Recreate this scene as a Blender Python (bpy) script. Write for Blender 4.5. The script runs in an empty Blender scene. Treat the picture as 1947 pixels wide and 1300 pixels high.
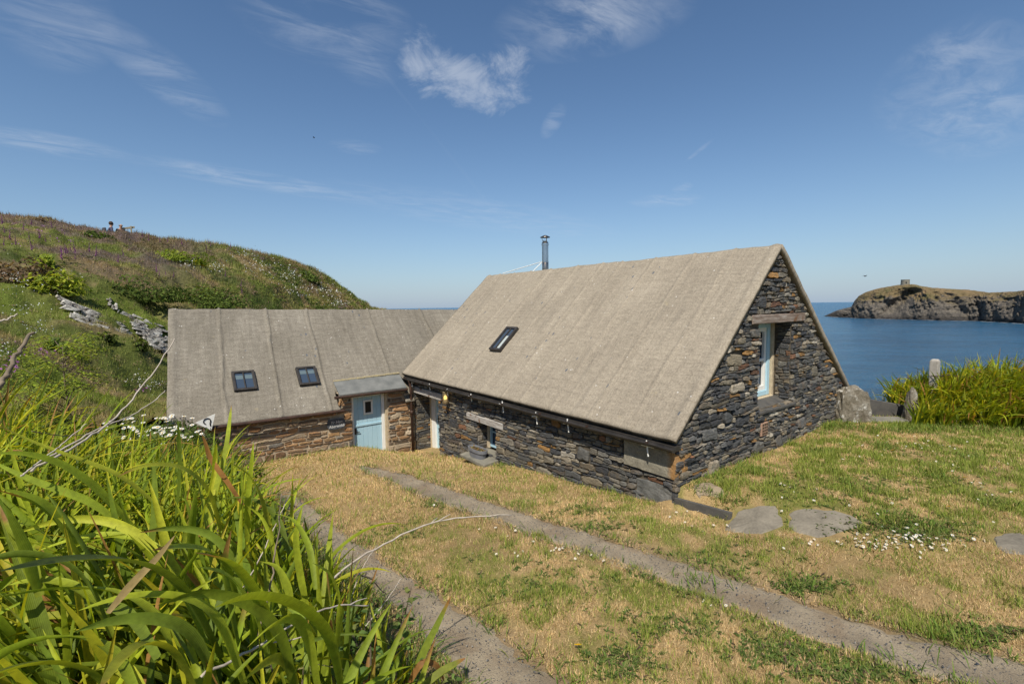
import bpy, bmesh, math, random
import numpy as np
from mathutils import Vector, Matrix
R_ = math.radians
rng = np.random.default_rng(7)
random.seed(7)
scene = bpy.context.scene
COL = scene.collection

# ------------------------------------------------------------------ camera model (photo pixels 1947 x 1300)
FPX = 893.0
def _axes():
    slope = -0.01447; roll = math.atan(slope)
    pitch = math.atan((650 - 582.5) * math.cos(roll) / FPX)
    fwd = np.array([0, math.cos(pitch), -math.sin(pitch)])
    r0 = np.array([1, 0, 0.]); u0 = np.cross(r0, fwd)
    c, s = math.cos(roll), math.sin(roll)
    right = c * r0 + s * u0; up = -s * r0 + c * u0
    n = np.array([0.797, 0.604, 0]); n /= np.linalg.norm(n)
    a = np.array([-n[1], n[0], 0])
    M = np.array([n, a, [0, 0, 1.]])       # world axes: X across the house, Y along its ridge
    return M @ right, M @ up, M @ fwd
CR, CU, CF = _axes()
C0 = np.array([-6.563, -4.356, 3.4])
def ray(u, v): return (u - 973.5) / FPX * CR - (v - 650) / FPX * CU + CF
def onX(u, v, X): d = ray(u, v); return C0 + d * ((X - C0[0]) / d[0])
def onY(u, v, Y): d = ray(u, v); return C0 + d * ((Y - C0[1]) / d[1])
def onZ(u, v, Z): d = ray(u, v); return C0 + d * ((Z - C0[2]) / d[2])
def atd(u, v, dist): d = ray(u, v); return C0 + d * (dist / math.hypot(d[0], d[1]))
def onplane(u, v, p, n): d = ray(u, v); return C0 + d * (np.dot(p - C0, n) / np.dot(d, n))
def project(P):
    q = np.asarray(P, float) - C0
    z = q @ CF
    z = np.where(np.abs(z) < 1e-6, 1e-6, z)
    return 973.5 + FPX * (q @ CR) / z, 650 - FPX * (q @ CU) / z, z

# ------------------------------------------------------------------ noise
def _hash(ix, iy, s):
    h = (ix.astype(np.int64) * 374761393 + iy.astype(np.int64) * 668265263 + s * 974634541) & 0xFFFFFFFF
    h = ((h ^ (h >> 13)) * 1274126177) & 0xFFFFFFFF
    return ((h ^ (h >> 16)) & 0xFFFFFF) / float(0xFFFFFF)
def vnoise(x, y, s=0):
    x = np.asarray(x, float); y = np.asarray(y, float)
    ix = np.floor(x); iy = np.floor(y); fx = x - ix; fy = y - iy
    fx = fx * fx * (3 - 2 * fx); fy = fy * fy * (3 - 2 * fy)
    a = _hash(ix, iy, s); b = _hash(ix + 1, iy, s); c = _hash(ix, iy + 1, s); d = _hash(ix + 1, iy + 1, s)
    return (a * (1 - fx) + b * fx) * (1 - fy) + (c * (1 - fx) + d * fx) * fy
def fbm(x, y, s=0, o=4):
    t = 0; amp = .5; tot = 0
    for k in range(o):
        t = t + amp * vnoise(x, y, s + k * 17); tot += amp
        x = np.asarray(x) * 2.03 + 3.1; y = np.asarray(y) * 2.03 + 1.7; amp *= .5
    return t / tot
def sst(a, b, x):
    t = np.clip((np.asarray(x, float) - a) / (b - a), 0, 1); return t * t * (3 - 2 * t)

# ------------------------------------------------------------------ object helpers
def thing(name, label, cat, loc=(0, 0, 0), rz=0, group=None):
    o = bpy.data.objects.new(name, None); COL.objects.link(o)
    o.empty_display_size = .1
    o.location = loc; o.rotation_euler = (0, 0, rz); o['label'] = label; o['category'] = cat
    if group: o['group'] = group
    return o
def tag(o, label, cat, group=None, kind=None):
    o['label'] = label; o['category'] = cat
    if group: o['group'] = group
    if kind: o['kind'] = kind
    return o
def base_of(p):
    t = np.zeros(3)
    while p is not None:
        t = t + np.array(p.location); p = p.parent
    return t
def link(name, me, m, parent=None):
    o = bpy.data.objects.new(name, me); COL.objects.link(o)
    if m is not None: me.materials.append(m)
    if parent is not None: o.parent = parent
    return o
def obj(name, V, F, m, parent=None, smooth=False, attr=None, local=False, recalc=False):
    """V in world space; parts are stored relative to their thing (things are unrotated unless local)."""
    V = np.asarray(V, float).reshape(-1, 3)
    if parent is not None and not local: V = V - base_of(parent)
    me = bpy.data.meshes.new(name)
    if isinstance(F, np.ndarray):
        me.vertices.add(len(V)); me.vertices.foreach_set('co', V.astype(np.float32).ravel())
        k = F.shape[1]
        me.loops.add(F.size); me.loops.foreach_set('vertex_index', F.astype(np.int32).ravel())
        me.polygons.add(len(F))
        me.polygons.foreach_set('loop_start', np.arange(0, F.size, k, dtype=np.int32))
        try: me.polygons.foreach_set('loop_total', np.full(len(F), k, dtype=np.int32))
        except Exception: pass
        me.update(calc_edges=True)
    else:
        me.from_pydata([tuple(v) for v in V], [], F); me.update()
    if attr:
        for an, arr in attr.items():
            arr = np.asarray(arr, np.float32)
            if arr.shape[1] == 3: arr = np.hstack([arr, np.ones((len(arr), 1), np.float32)])
            a = me.color_attributes.new(an, 'FLOAT_COLOR', 'POINT')
            a.data.foreach_set('color', arr.ravel())
    if recalc:
        bm = bmesh.new(); bm.from_mesh(me); bmesh.ops.recalc_face_normals(bm, faces=bm.faces[:]); bm.to_mesh(me); bm.free()
    if smooth: me.polygons.foreach_set('use_smooth', [True] * len(me.polygons))
    return link(name, me, m, parent)
class MB:
    def __init__(s): s.V = []; s.F = []
    def add(s, V, F):
        o = len(s.V); s.V += [tuple(map(float, v)) for v in V]; s.F += [tuple(i + o for i in f) for f in F]
    def box(s, a, b):
        x0, y0, z0 = a; x1, y1, z1 = b
        s.hexa([(x0, y0, z0), (x1, y0, z0), (x1, y1, z0), (x0, y1, z0)], [(x0, y0, z1), (x1, y0, z1), (x1, y1, z1), (x0, y1, z1)])
    def hexa(s, B, T):
        s.add(list(B) + list(T), [(3, 2, 1, 0), (4, 5, 6, 7), (0, 1, 5, 4), (1, 2, 6, 5), (2, 3, 7, 6), (3, 0, 4, 7)])
    def obox(s, c, ux, uy, uz):
        c, ux, uy, uz = map(np.asarray, (c, ux, uy, uz))
        s.hexa([c - ux - uy - uz, c + ux - uy - uz, c + ux + uy - uz, c - ux + uy - uz], [c - ux - uy + uz, c + ux - uy + uz, c + ux + uy + uz, c - ux + uy + uz])
    def tube(s, pts, rad, n=8, cap=True):
        pts = [np.asarray(p, float) for p in pts]
        if not hasattr(rad, '__len__'): rad = [rad] * len(pts)
        V = []; F = []
        for i, p in enumerate(pts):
            t = pts[min(i + 1, len(pts) - 1)] - pts[max(i - 1, 0)]; t = t / (np.linalg.norm(t) + 1e-9)
            h = np.array([0, 0, 1.]) if abs(t[2]) < .9 else np.array([1., 0, 0])
            a = np.cross(t, h); a /= np.linalg.norm(a); b = np.cross(t, a)
            for k in range(n):
                w = 2 * math.pi * k / n; V.append(p + rad[i] * (math.cos(w) * a + math.sin(w) * b))
        for i in range(len(pts) - 1):
            for k in range(n):
                F.append((i * n + k, i * n + (k + 1) % n, (i + 1) * n + (k + 1) % n, (i + 1) * n + k))
        if cap: F.append(tuple(range(n))[::-1]); F.append(tuple((len(pts) - 1) * n + k for k in range(n)))
        s.add(V, F)
    def lathe(s, c, prof, n=16):
        c = np.asarray(c, float); V = []; F = []
        for r, z in prof:
            for k in range(n):
                w = 2 * math.pi * k / n; V.append(c + np.array([r * math.cos(w), r * math.sin(w), z]))
        for i in range(len(prof) - 1):
            for k in range(n): F.append((i * n + k, i * n + (k + 1) % n, (i + 1) * n + (k + 1) % n, (i + 1) * n + k))
        s.add(V, F)
    def build(s, name, m, parent=None, smooth=False, recalc=True, bevel=0, local=False):
        o = obj(name, s.V, s.F, m, parent, smooth, recalc=recalc, local=local)
        if bevel:
            b = o.modifiers.new('b', 'BEVEL'); b.width = bevel; b.segments = 2; b.limit_method = 'ANGLE'
        return o
def grid_faces(nu, nv):
    i = np.arange(nu - 1)[:, None] * nv + np.arange(nv - 1)[None, :]
    i = i.ravel(); return np.stack([i, i + nv, i + nv + 1, i + 1], 1)

# ------------------------------------------------------------------ materials
class NT:
    def __init__(s, nt): s.nt = nt; s.L = nt.links
    def n(s, t, **kw):
        x = s.nt.nodes.new(t)
        for k, v in kw.items():
            if k.startswith('i_'): 
                key = k[2:]; key = int(key) if key.isdigit() else key.replace('_', ' ')
                s.set(x.inputs[key], v)
            else: setattr(x, k, v)
        return x
    def set(s, inp, v):
        if isinstance(v, bpy.types.NodeSocket): s.L.new(v, inp)
        elif isinstance(v, (tuple, list)) and len(v) == 3 and inp.type == 'RGBA': inp.default_value = (*v, 1)
        else: inp.default_value = v
    def math(s, op, a, b=0.0, c=None, clamp=False):
        x = s.n('ShaderNodeMath', operation=op, use_clamp=clamp); s.set(x.inputs[0], a); s.set(x.inputs[1], b)
        if c is not None: s.set(x.inputs[2], c)
        return x.outputs[0]
    def mix(s, f, a, b, mode='MIX'):
        x = s.n('ShaderNodeMix', data_type='RGBA', blend_type=mode); s.set(x.inputs[0], f); s.set(x.inputs[6], a); s.set(x.inputs[7], b); return x.outputs[2]
    def ramp(s, f, stops, interp='LINEAR'):
        x = s.n('ShaderNodeValToRGB'); x.color_ramp.interpolation = interp
        el = x.color_ramp.elements
        while len(el) > 1: el.remove(el[-1])
        for i, (p, c) in enumerate(stops):
            e = el[0] if i == 0 else el.new(p)
            e.position = p; e.color = (*c, 1) if len(c) == 3 else c
        s.set(x.inputs[0], f); return x.outputs[0]
    def noise(s, vec, scale, detail=4, rough=.55, out=0, dist=0.0):
        x = s.n('ShaderNodeTexNoise'); x.inputs['Scale'].default_value = scale; x.inputs['Detail'].default_value = detail
        x.inputs['Roughness'].default_value = rough; x.inputs['Distortion'].default_value = dist
        if vec is not None: s.set(x.inputs['Vector'], vec)
        return x.outputs[out]
    def mapping(s, vec, scale=(1, 1, 1), loc=(0, 0, 0), rot=(0, 0, 0)):
        x = s.n('ShaderNodeMapping'); s.set(x.inputs[0], vec); x.inputs['Scale'].default_value = scale; x.inputs['Location'].default_value = loc; x.inputs['Rotation'].default_value = rot
        return x.outputs[0]
    def smooth(s, f, a, b):
        x = s.n('ShaderNodeMapRange', interpolation_type='SMOOTHSTEP', clamp=True); s.set(x.inputs[0], f); x.inputs[1].default_value = a; x.inputs[2].default_value = b
        return x.outputs[0]
    def coord(s, out='Object'): return s.n('ShaderNodeTexCoord').outputs[out]
    def attr(s, name, out='Color'): return s.n('ShaderNodeAttribute', attribute_name=name).outputs[out]
    def bump(s, h, strength=.5, dist=.02, normal=None):
        x = s.n('ShaderNodeBump'); x.inputs['Strength'].default_value = strength; x.inputs['Distance'].default_value = dist; s.set(x.inputs['Height'], h)
        if normal is not None: s.set(x.inputs['Normal'], normal)
        return x.outputs[0]
def material(name, fn=None, color=(.5, .5, .5), rough=.7, metal=0.0, spec=.3):
    m = bpy.data.materials.new(name); m.use_nodes = True
    nt = NT(m.node_tree); b = m.node_tree.nodes['Principled BSDF']
    b.inputs['Base Color'].default_value = (*color, 1); b.inputs['Roughness'].default_value = rough
    b.inputs['Metallic'].default_value = metal; b.inputs['Specular IOR Level'].default_value = spec
    if fn: fn(nt, b)
    return m
def noisy(name, c0, c1, scale=8, rough=.75, bump=.3, bd=.01, metal=0, spec=.3, fine=60):
    def fn(t, b):
        co = t.coord(); n = t.noise(co, scale, 5); f = t.noise(co, fine, 3)
        k = t.math('ADD', t.math('MULTIPLY', n, .7), t.math('MULTIPLY', f, .3))
        t.set(b.inputs['Base Color'], t.ramp(k, [(.3, c0), (.7, c1)]))
        t.set(b.inputs['Normal'], t.bump(k, bump, bd))
    return material(name, fn, rough=rough, metal=metal, spec=spec)

def stone_mat(name, stops, rust=.5, warm=(.24, .12, .035)):
    def fn(t, b):
        co = t.coord(); g = t.n('ShaderNodeNewGeometry')
        rnd = g.outputs['Random Per Island']
        base = t.ramp(rnd, stops, 'CONSTANT')
        r2 = t.math('FRACT', t.math('MULTIPLY', rnd, 57.31))
        r3 = t.math('FRACT', t.math('MULTIPLY', rnd, 131.7))
        base = t.mix(1.0, base, t.ramp(r2, [(0, (.62, .63, .66)), (1, (1.3, 1.26, 1.2))]), 'MULTIPLY')
        n1 = t.noise(co, 5, 6, .62); n2 = t.noise(t.mapping(co, (5, 5, 26)), 1.6, 5, .6); n3 = t.noise(co, 45, 4, .6)
        v = t.math('ADD', t.math('MULTIPLY', n2, .9), t.math('MULTIPLY', n3, .7))
        base = t.mix(1.0, base, t.ramp(v, [(.5, (.55, .55, .56)), (1.1, (1.5, 1.48, 1.44))]), 'MULTIPLY')
        rustf = t.math('MULTIPLY', t.smooth(t.math('ADD', n1, t.math('MULTIPLY', t.math('SUBTRACT', r3, .5), .35)), .56, .68), rust)
        base = t.mix(rustf, base, warm)
        li = t.smooth(t.noise(co, 16, 5, .7), .62, .70)
        base = t.mix(t.math('MULTIPLY', li, .5), base, (.42, .40, .35))
        t.set(b.inputs['Base Color'], base)
        h = t.math('ADD', t.math('MULTIPLY', n2, 1.0), t.math('MULTIPLY', n3, .5))
        t.set(b.inputs['Normal'], t.bump(h, .75, .03))
    return material(name, fn, rough=.72, spec=.35)
M = {}
M['slate'] = stone_mat('slate_rubble', [(0, (.050, .052, .056)), (.20, (.072, .074, .075)), (.42, (.102, .100, .092)), (.61, (.128, .116, .092)), (.75, (.155, .135, .10)), (.85, (.20, .18, .145)), (.91, (.22, .125, .045)), (.945, (.27, .25, .21)), (.975, (.15, .078, .045))], .30, (.17, .11, .055))
M['rust_stone'] = stone_mat('brown_rubble', [(0, (.22, .130, .068)), (.22, (.27, .165, .085)), (.42, (.17, .125, .085)), (.58, (.31, .205, .11)), (.70, (.29, .24, .175)), (.86, (.13, .12, .105)), (.92, (.45, .37, .27))], .5, (.27, .135, .05))
def mortar_fn(c0, c1):
    def fn(t, b):
        co = t.coord(); n = t.noise(co, 9, 6, .65)
        t.set(b.inputs['Base Color'], t.ramp(n, [(.3, c0), (.7, c1)])); t.set(b.inputs['Normal'], t.bump(t.noise(co, 40, 4), .6, .02))
    return fn
M['joint'] = material('earth_joint', mortar_fn((.045, .038, .030), (.17, .14, .10)), rough=.95, spec=.1)
M['mortar'] = material('lime_mortar', mortar_fn((.30, .24, .17), (.50, .41, .29)), rough=.95, spec=.1)
M['plaster'] = material('cream_render', mortar_fn((.40, .32, .21), (.58, .48, .33)), rough=.9, spec=.15)

def roof_mat(name, ca, cb, cc, line=.35):
    def fn(t, b):
        uv = t.attr('ruv', 'Vector')
        big = t.noise(t.mapping(uv, (.6, .35, 1)), 1.2, 5, .6)
        streak = t.noise(t.mapping(uv, (9, .7, 1)), 1.3, 5, .65)
        fine = t.noise(t.mapping(uv, (1.2, .8, 1)), 26, 5, .75); mid = t.noise(t.mapping(uv, (2.0, 5.0, 1)), 2.2, 5, .65)
        k = t.math('ADD', t.math('MULTIPLY', big, .35), t.math('ADD', t.math('MULTIPLY', streak, .3), t.math('MULTIPLY', mid, .35)))
        base = t.ramp(k, [(.36, ca), (.52, cb), (.66, cc)])
        base = t.mix(1.0, base, t.ramp(fine, [(.32, (.68, .67, .66)), (.5, (1.0, 1.0, 1.0)), (.68, (1.26, 1.26, 1.26))]), 'MULTIPLY')
        # worn white flecks and bare blue slate showing through
        vo = t.n('ShaderNodeTexVoronoi'); vo.inputs['Scale'].default_value = 6.5; t.set(vo.inputs['Vector'], uv)
        sp = t.math('MULTIPLY', t.math('LESS_THAN', vo.outputs['Distance'], .10), t.math('GREATER_THAN', t.noise(uv, 3.1, 2), .56))
        base = t.mix(t.math('MULTIPLY', sp, .75), base, (.62, .60, .56))
        vb = t.n('ShaderNodeTexVoronoi'); vb.inputs['Scale'].default_value = 4.0; t.set(vb.inputs['Vector'], t.mapping(uv, (1.3, .65, 1), (3.3, 1.7, 0)))
        sb = t.math('MULTIPLY', t.math('LESS_THAN', vb.outputs['Distance'], .13), t.smooth(t.noise(t.mapping(uv, (.8, .5, 1), (5, 2, 0)), 1.3, 2), .54, .60))
        base = t.mix(t.math('MULTIPLY', sb, .8), base, (.075, .095, .125))
        wv = t.n('ShaderNodeTexWave', wave_type='BANDS', bands_direction='Y', wave_profile='SAW'); wv.inputs['Scale'].default_value = 1.15; wv.inputs['Distortion'].default_value = 1.6; wv.inputs['Detail'].default_value = 3; wv.inputs['Detail Scale'].default_value = 2.0; t.set(wv.inputs['Vector'], uv)
        crs = t.math('MULTIPLY', t.smooth(wv.outputs['Fac'], .86, .97), t.smooth(t.noise(t.mapping(uv, (.9, .9, 1), (9, 4, 0)), 1.4, 4, .6), .46, .60)); base = t.mix(t.math('MULTIPLY', crs, .22), base, (.11, .095, .075))
        stn = t.smooth(t.noise(t.mapping(uv, (3.0, .22, 1), (2, 7, 0)), 1.5, 5, .6), .56, .70); base = t.mix(t.math('MULTIPLY', stn, .28), base, (.15, .135, .112))
        yl = t.smooth(t.noise(t.mapping(uv, (1, 1, 1), (1, 17, 0)), 2.4, 6, .7), .64, .72); base = t.mix(t.math('MULTIPLY', yl, .35), base, (.42, .34, .19))
        t.set(b.inputs['Base Color'], base)
        h = t.math('ADD', t.math('MULTIPLY', wv.outputs['Fac'], line), t.math('ADD', t.math('MULTIPLY', fine, .55), t.math('ADD', t.math('MULTIPLY', mid, .9), t.math('MULTIPLY', streak, .5))))
        t.set(b.inputs['Normal'], t.bump(h, .8, .022))
    return material(name, fn, rough=.95, spec=.12)
M['roof_a'] = roof_mat('cement_washed_roof', (.212, .180, .138), (.300, .257, .197), (.38, .328, .254), .38)
M['roof_b'] = roof_mat('grey_cement_roof', (.138, .122, .096), (.212, .189, .152), (.305, .276, .226), .45)

M['black_metal'] = noisy('black_gutter', (.016, .015, .015), (.055, .048, .042), 6, .5, .2)
M['rust_pipe'] = noisy('rusty_pipe', (.022, .014, .011), (.085, .045, .03), 7, .6, .3)
M['blue'] = noisy('pale_blue_paint', (.34, .52, .61), (.41, .59, .67), 3, .5, .12, .004)
M['white'] = noisy('white_paint', (.68, .67, .62), (.82, .81, .77), 5, .5, .15, .004)
M['wood'] = None
def wood_fn(c0, c1, c2, sc):
    def fn(t, b):
        co = t.coord(); n = t.noise(t.mapping(co, sc), 3.0, 6, .65); p = t.noise(co, 3.5, 4)
        base = t.ramp(n, [(.3, c0), (.55, c1), (.75, c2)])
        base = t.mix(t.smooth(p, .6, .68), base, (.16, .085, .045))
        t.set(b.inputs['Base Color'], base); t.set(b.inputs['Normal'], t.bump(n, .7, .02))
    return fn
M['wood'] = material('weathered_white_timber', wood_fn((.22, .19, .165), (.40, .375, .34), (.58, .56, .53), (9, 1.2, 9)), rough=.85)
M['wood_x'] = material('weathered_brown_timber', wood_fn((.13, .085, .06), (.24, .19, .155), (.42, .38, .34), (1.0, 9, 9)), rough=.85)
M['rail'] = material('fence_timber', wood_fn((.2, .17, .12), (.33, .29, .2), (.42, .38, .28), (2, 2, 9)), rough=.85)
M['slab'] = noisy('grey_slab_stone', (.11, .105, .085), (.27, .25, .20), 4, .85, .7, .03, fine=40)
def quoin_fn(t, b):
    co = t.coord(); n = t.noise(co, 4, 6, .6); f = t.noise(co, 30, 4, .6)
    base = t.ramp(n, [(.3, (.17, .155, .12)), (.7, (.31, .28, .215))])
    s = t.n('ShaderNodeSeparateXYZ'); t.set(s.inputs[0], co)
    rust = t.smooth(t.math('ADD', t.math('ADD', s.outputs[1], 5.2), t.math('MULTIPLY', n, .35)), .42, .28)
    base = t.mix(t.math('MULTIPLY', rust, .85), base, (.34, .17, .05))
    base = t.mix(1.0, base, t.ramp(f, [(.3, (.75, .75, .75)), (.7, (1.2, 1.2, 1.2))]), 'MULTIPLY')
    t.set(b.inputs['Base Color'], base); t.set(b.inputs['Normal'], t.bump(t.math('ADD', n, t.math('MULTIPLY', f, .5)), .6, .03))
M['quoin'] = material('rust_edged_quoin', quoin_fn, rough=.85)
M['greyq'] = noisy('grey_quoin', (.085, .085, .08), (.19, .185, .17), 5, .85, .8, .03, fine=35)
M['paving'] = noisy('brown_grey_paving', (.12, .105, .08), (.26, .228, .175), 3.5, .9, .8, .03, fine=30)
M['dark_slab'] = noisy('dark_slate_slab', (.045, .045, .046), (.115, .105, .09), 5, .7, .5, .02)
def lichen_fn(t, b):
    co = t.coord(); n = t.noise(co, 3.2, 6, .62); f = t.noise(co, 22, 5, .6)
    base = t.ramp(n, [(.3, (.085, .068, .042)), (.55, (.19, .165, .125)), (.72, (.26, .24, .20))])
    li = t.smooth(t.noise(co, 7, 6, .7), .55, .64); base = t.mix(t.math('MULTIPLY', li, .8), base, (.50, .48, .43))
    base = t.mix(1.0, base, t.ramp(f, [(.3, (.7, .7, .7)), (.7, (1.25, 1.25, 1.25))]), 'MULTIPLY')
    t.set(b.inputs['Base Color'], base); t.set(b.inputs['Normal'], t.bump(t.math('ADD', n, t.math('MULTIPLY', f, .5)), .9, .05))
M['lichen'] = material('lichen_stone', lichen_fn, rough=.9)
M['concrete'] = noisy('speckled_concrete', (.26, .235, .20), (.46, .42, .37), 9, .9, .5, .02, fine=45)
M['steel'] = noisy('stainless_flue', (.42, .42, .42), (.62, .61, .60), 5, .22, .12, .004, metal=1.0)
M['steel_rust'] = noisy('tarnished_flue', (.24, .17, .11), (.50, .46, .41), 7, .3, .15, .004, metal=1.0)
M['pale_blind'] = material('bright_blind', None, (.42, .46, .44), .3, 0, .5)
M['glass'] = material('skylight_glass', None, (.045, .065, .095), .06, 0, .9)
M['blind'] = material('pale_blind', None, (.11, .15, .165), .3, 0, .5)
M['dark_int'] = material('dark_interior', None, (.010, .010, .012), .3, 0, .4)
M['clay'] = noisy('clay_vent', (.30, .18, .12), (.42, .27, .19), 12)
M['soil'] = noisy('dark_soil', (.045, .03, .018), (.10, .07, .045), 14, .95, .6)
M['planter'] = noisy('grey_planter', (.13, .135, .15), (.20, .205, .22), 6, .6)
M['sign'] = noisy('slate_sign_face', (.045, .052, .062), (.085, .095, .11), 8, .5)
M['letters'] = material('pale_letters', None, (.62, .62, .60), .6)
M['lampglass'] = None
def lampglass_fn(t, b):
    b.inputs['Transmission Weight'].default_value = .75; b.inputs['IOR'].default_value = 1.3
M['lampglass'] = material('amber_lamp_glass', lampglass_fn, (.75, .62, .36), .25)
def bulb_fn(t, b):
    b.inputs['Emission Color'].default_value = (1, .72, .25, 1); b.inputs['Emission Strength'].default_value = 1.6
M['bulb'] = material('lit_bulb', bulb_fn, (.8, .6, .2), .4)
M['brass'] = noisy('dull_brass', (.30, .22, .12), (.45, .35, .2), 9, .4, .1, .004, metal=.8)

def plant_mat(name, trans=.35, rough=.45, spec=.35, veins=False, gain=1.0):
    m = bpy.data.materials.new(name); m.use_nodes = True; t = NT(m.node_tree); b = m.node_tree.nodes['Principled BSDF']
    col = t.attr('col'); n = t.noise(t.coord(), 14, 3)
    col = t.mix(1.0, col, t.ramp(t.math('ADD', t.math('MULTIPLY', n, .6), t.math('MULTIPLY', t.noise(t.coord(), 70, 3), .4)), [(.34, (.72 * gain,) * 3), (.66, (1.25 * gain,) * 3)]), 'MULTIPLY')
    if veins:
        al = t.attr('col', 'Alpha'); wv = t.math('SINE', t.math('MULTIPLY', al, 62.0)); col = t.mix(1.0, col, t.ramp(t.math('MULTIPLY_ADD', wv, .5, .5), [(0, (.88, .90, .88)), (1, (1.08, 1.07, 1.06))]), 'MULTIPLY'); t.set(b.inputs['Normal'], t.bump(wv, .22, .0015))
    t.set(b.inputs['Base Color'], col); b.inputs['Roughness'].default_value = rough; b.inputs['Specular IOR Level'].default_value = spec
    tr = t.n('ShaderNodeBsdfTranslucent'); t.set(tr.inputs[0], t.mix(1.0, col, (1.45, 1.35, .55), 'MULTIPLY'))
    mx = t.n('ShaderNodeMixShader'); mx.inputs[0].default_value = trans
    out = m.node_tree.nodes['Material Output']
    t.L.new(b.outputs[0], mx.inputs[1]); t.L.new(tr.outputs[0], mx.inputs[2]); t.L.new(mx.outputs[0], out.inputs['Surface'])
    return m
M['leaf'] = plant_mat('strap_leaf', .40, .5, .22, veins=True)
M['grass'] = plant_mat('grass_blade', .25, .7, .15)
M['foliage'] = plant_mat('small_leaf', .38, .75, .08, gain=1.25)
M['petal'] = plant_mat('petal', .3, .6, .2)
M['twig'] = noisy('dry_twig', (.30, .25, .20), (.55, .48, .40), 20, .8, .4, .005)
M['twig_dark'] = noisy('brown_twig', (.10, .075, .05), (.24, .19, .13), 20, .8, .4, .005)
M['bark'] = noisy('bark', (.08, .06, .04), (.18, .14, .10), 16, .9, .5, .01)
# ================================================================== GROUND
def G(x, y):
    x = np.asarray(x, float); y = np.asarray(y, float)
    w = np.interp(y, [-30, -8, -3, 0, 2.3, 4, 5.2, 8.3, 10, 12, 40], [.5, .25, .12, .05, -.24, -.38, -.58, -1.12, -1.37, -1.45, -3])
    c = np.interp(y, [-30, -8, -3, 0, 5, 8.5, 10, 12, 40], [.5, .25, .12, .03, -.33, -.66, -.80, -.95, -3])
    b = sst(-2.3, -.05, x); z = c * (1 - b) + w * b
    # lawn terrace on the gable side
    xc = np.interp(y, [-6, -4, -2.5, -1.6, -.9, -.75], [.1, .05, -.2, -.1, .32, .22]); wd = np.interp(y, [-6, -4, -2.5, -1.6, -.9, -.7], [1.9, 1.8, 1.4, .8, .12, .09])
    xc = np.where(y > -.75, .18 - .3 * np.minimum(y, 0), xc)
    f = sst(0, 1, (x - xc + wd) / (2 * wd)) * sst(.5, .15, y)
    lawn = .36 - .15 * sst(-.1, -.8, y) * sst(1.3, .25, x) + .03 * np.sin(x * 1.1 + y) + .02 * np.sin(y * 2.3 - x * .7)
    z = z * (1 - f) + lawn * f
    # bank on the left where the camera stands
    e = np.interp(y, [-8, -3, -1.2, 0, 2, 6, 9], [-5.1, -5.1, -4.8, -4.85, -4.95, -5.05, -5.3])
    h = np.interp(y, [-30, -8, -3, 2, 5, 8, 11, 14], [1.9, 1.8, 1.72, 1.35, .85, .3, -.1, -.3])
    t = sst(0, 1.5, e - x + .25 * (fbm(x * 1.1, y * 1.1, 5) - .5))
    h = h + .45 * sst(-6.5, -8.0, x) * sst(6, 3, y) * sst(-3.4, -2.2, y)
    z = z + np.maximum(h - z, 0) * t
    # land falls to the sea behind and to the right of the house
    d1 = np.maximum(x - 11.5 - .0 * y, 0); d2 = np.maximum(x - 8.3, 0) * (y > 0) * sst(0, 1.5, y)
    d3 = np.maximum(y - 17, 0) * sst(-14, -4, x)
    z = z - d1 * .95 * sst(0, 4, d1) - d2 * .8 - d3 * .9
    return z + .035 * (fbm(x * 2.3, y * 2.3, 11) - .5)
def ground_at(u, v):
    d = ray(u, v); lo = .5; t = .5
    while t < 60:
        p = C0 + d * t
        if p[2] < G(p[0], p[1]): break
        t += .3
    a, b2 = t - .3, t
    for _ in range(16):
        m = (a + b2) / 2; p = C0 + d * m
        if p[2] < G(p[0], p[1]): b2 = m
        else: a = m
    return C0 + d * b2
# wheel tracks, both edges read along the strip
TR_U = [(690, 884), (760, 897), (850, 925), (960, 962), (1080, 1000), (1230, 1045), (1400, 1100), (1560, 1155), (1750, 1210), (1946, 1262), (2250, 1345)]
TR_L = [(684, 891), (745, 918), (832, 955), (935, 988), (1050, 1030), (1200, 1080), (1375, 1147), (1500, 1198), (1700, 1262), (1850, 1310), (2120, 1400)]
TL_R = [(556, 932), (600, 968), (660, 1012), (725, 1056), (800, 1108), (860, 1146), (930, 1196), (1000, 1244), (1075, 1298), (1240, 1420)]
TL_L = [(528, 944), (552, 990), (600, 1040), (650, 1085), (715, 1135), (760, 1170), (815, 1225), (860, 1275), (905, 1330), (1010, 1480)]
def edge(pl): return np.array([ground_at(*p)[:2] for p in pl])
tracks = [(edge(TR_U), edge(TR_L)), (edge(TL_R), edge(TL_L))]
def resample(P, n):
    d = np.r_[0, np.cumsum(np.linalg.norm(np.diff(P, axis=0), axis=1))]; s = np.linspace(0, d[-1], n)
    return np.stack([np.interp(s, d, P[:, 0]), np.interp(s, d, P[:, 1])], 1)
tr_rs = [(resample(a, 160), resample(b, 160)) for a, b in tracks]
def track_dist(x, y):
    """signed distance-like value: <0 inside a wheel track"""
    x = np.asarray(x, float); y = np.asarray(y, float); out = np.full(x.shape, 9.0)
    for a, b in tr_rs:
        c = (a + b) / 2; hw = np.linalg.norm(a - b, axis=1) / 2
        for k in range(0, len(c), 2):
            d = np.hypot(x - c[k, 0], y - c[k, 1]) - hw[k]
            out = np.minimum(out, d)
    return out
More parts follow.
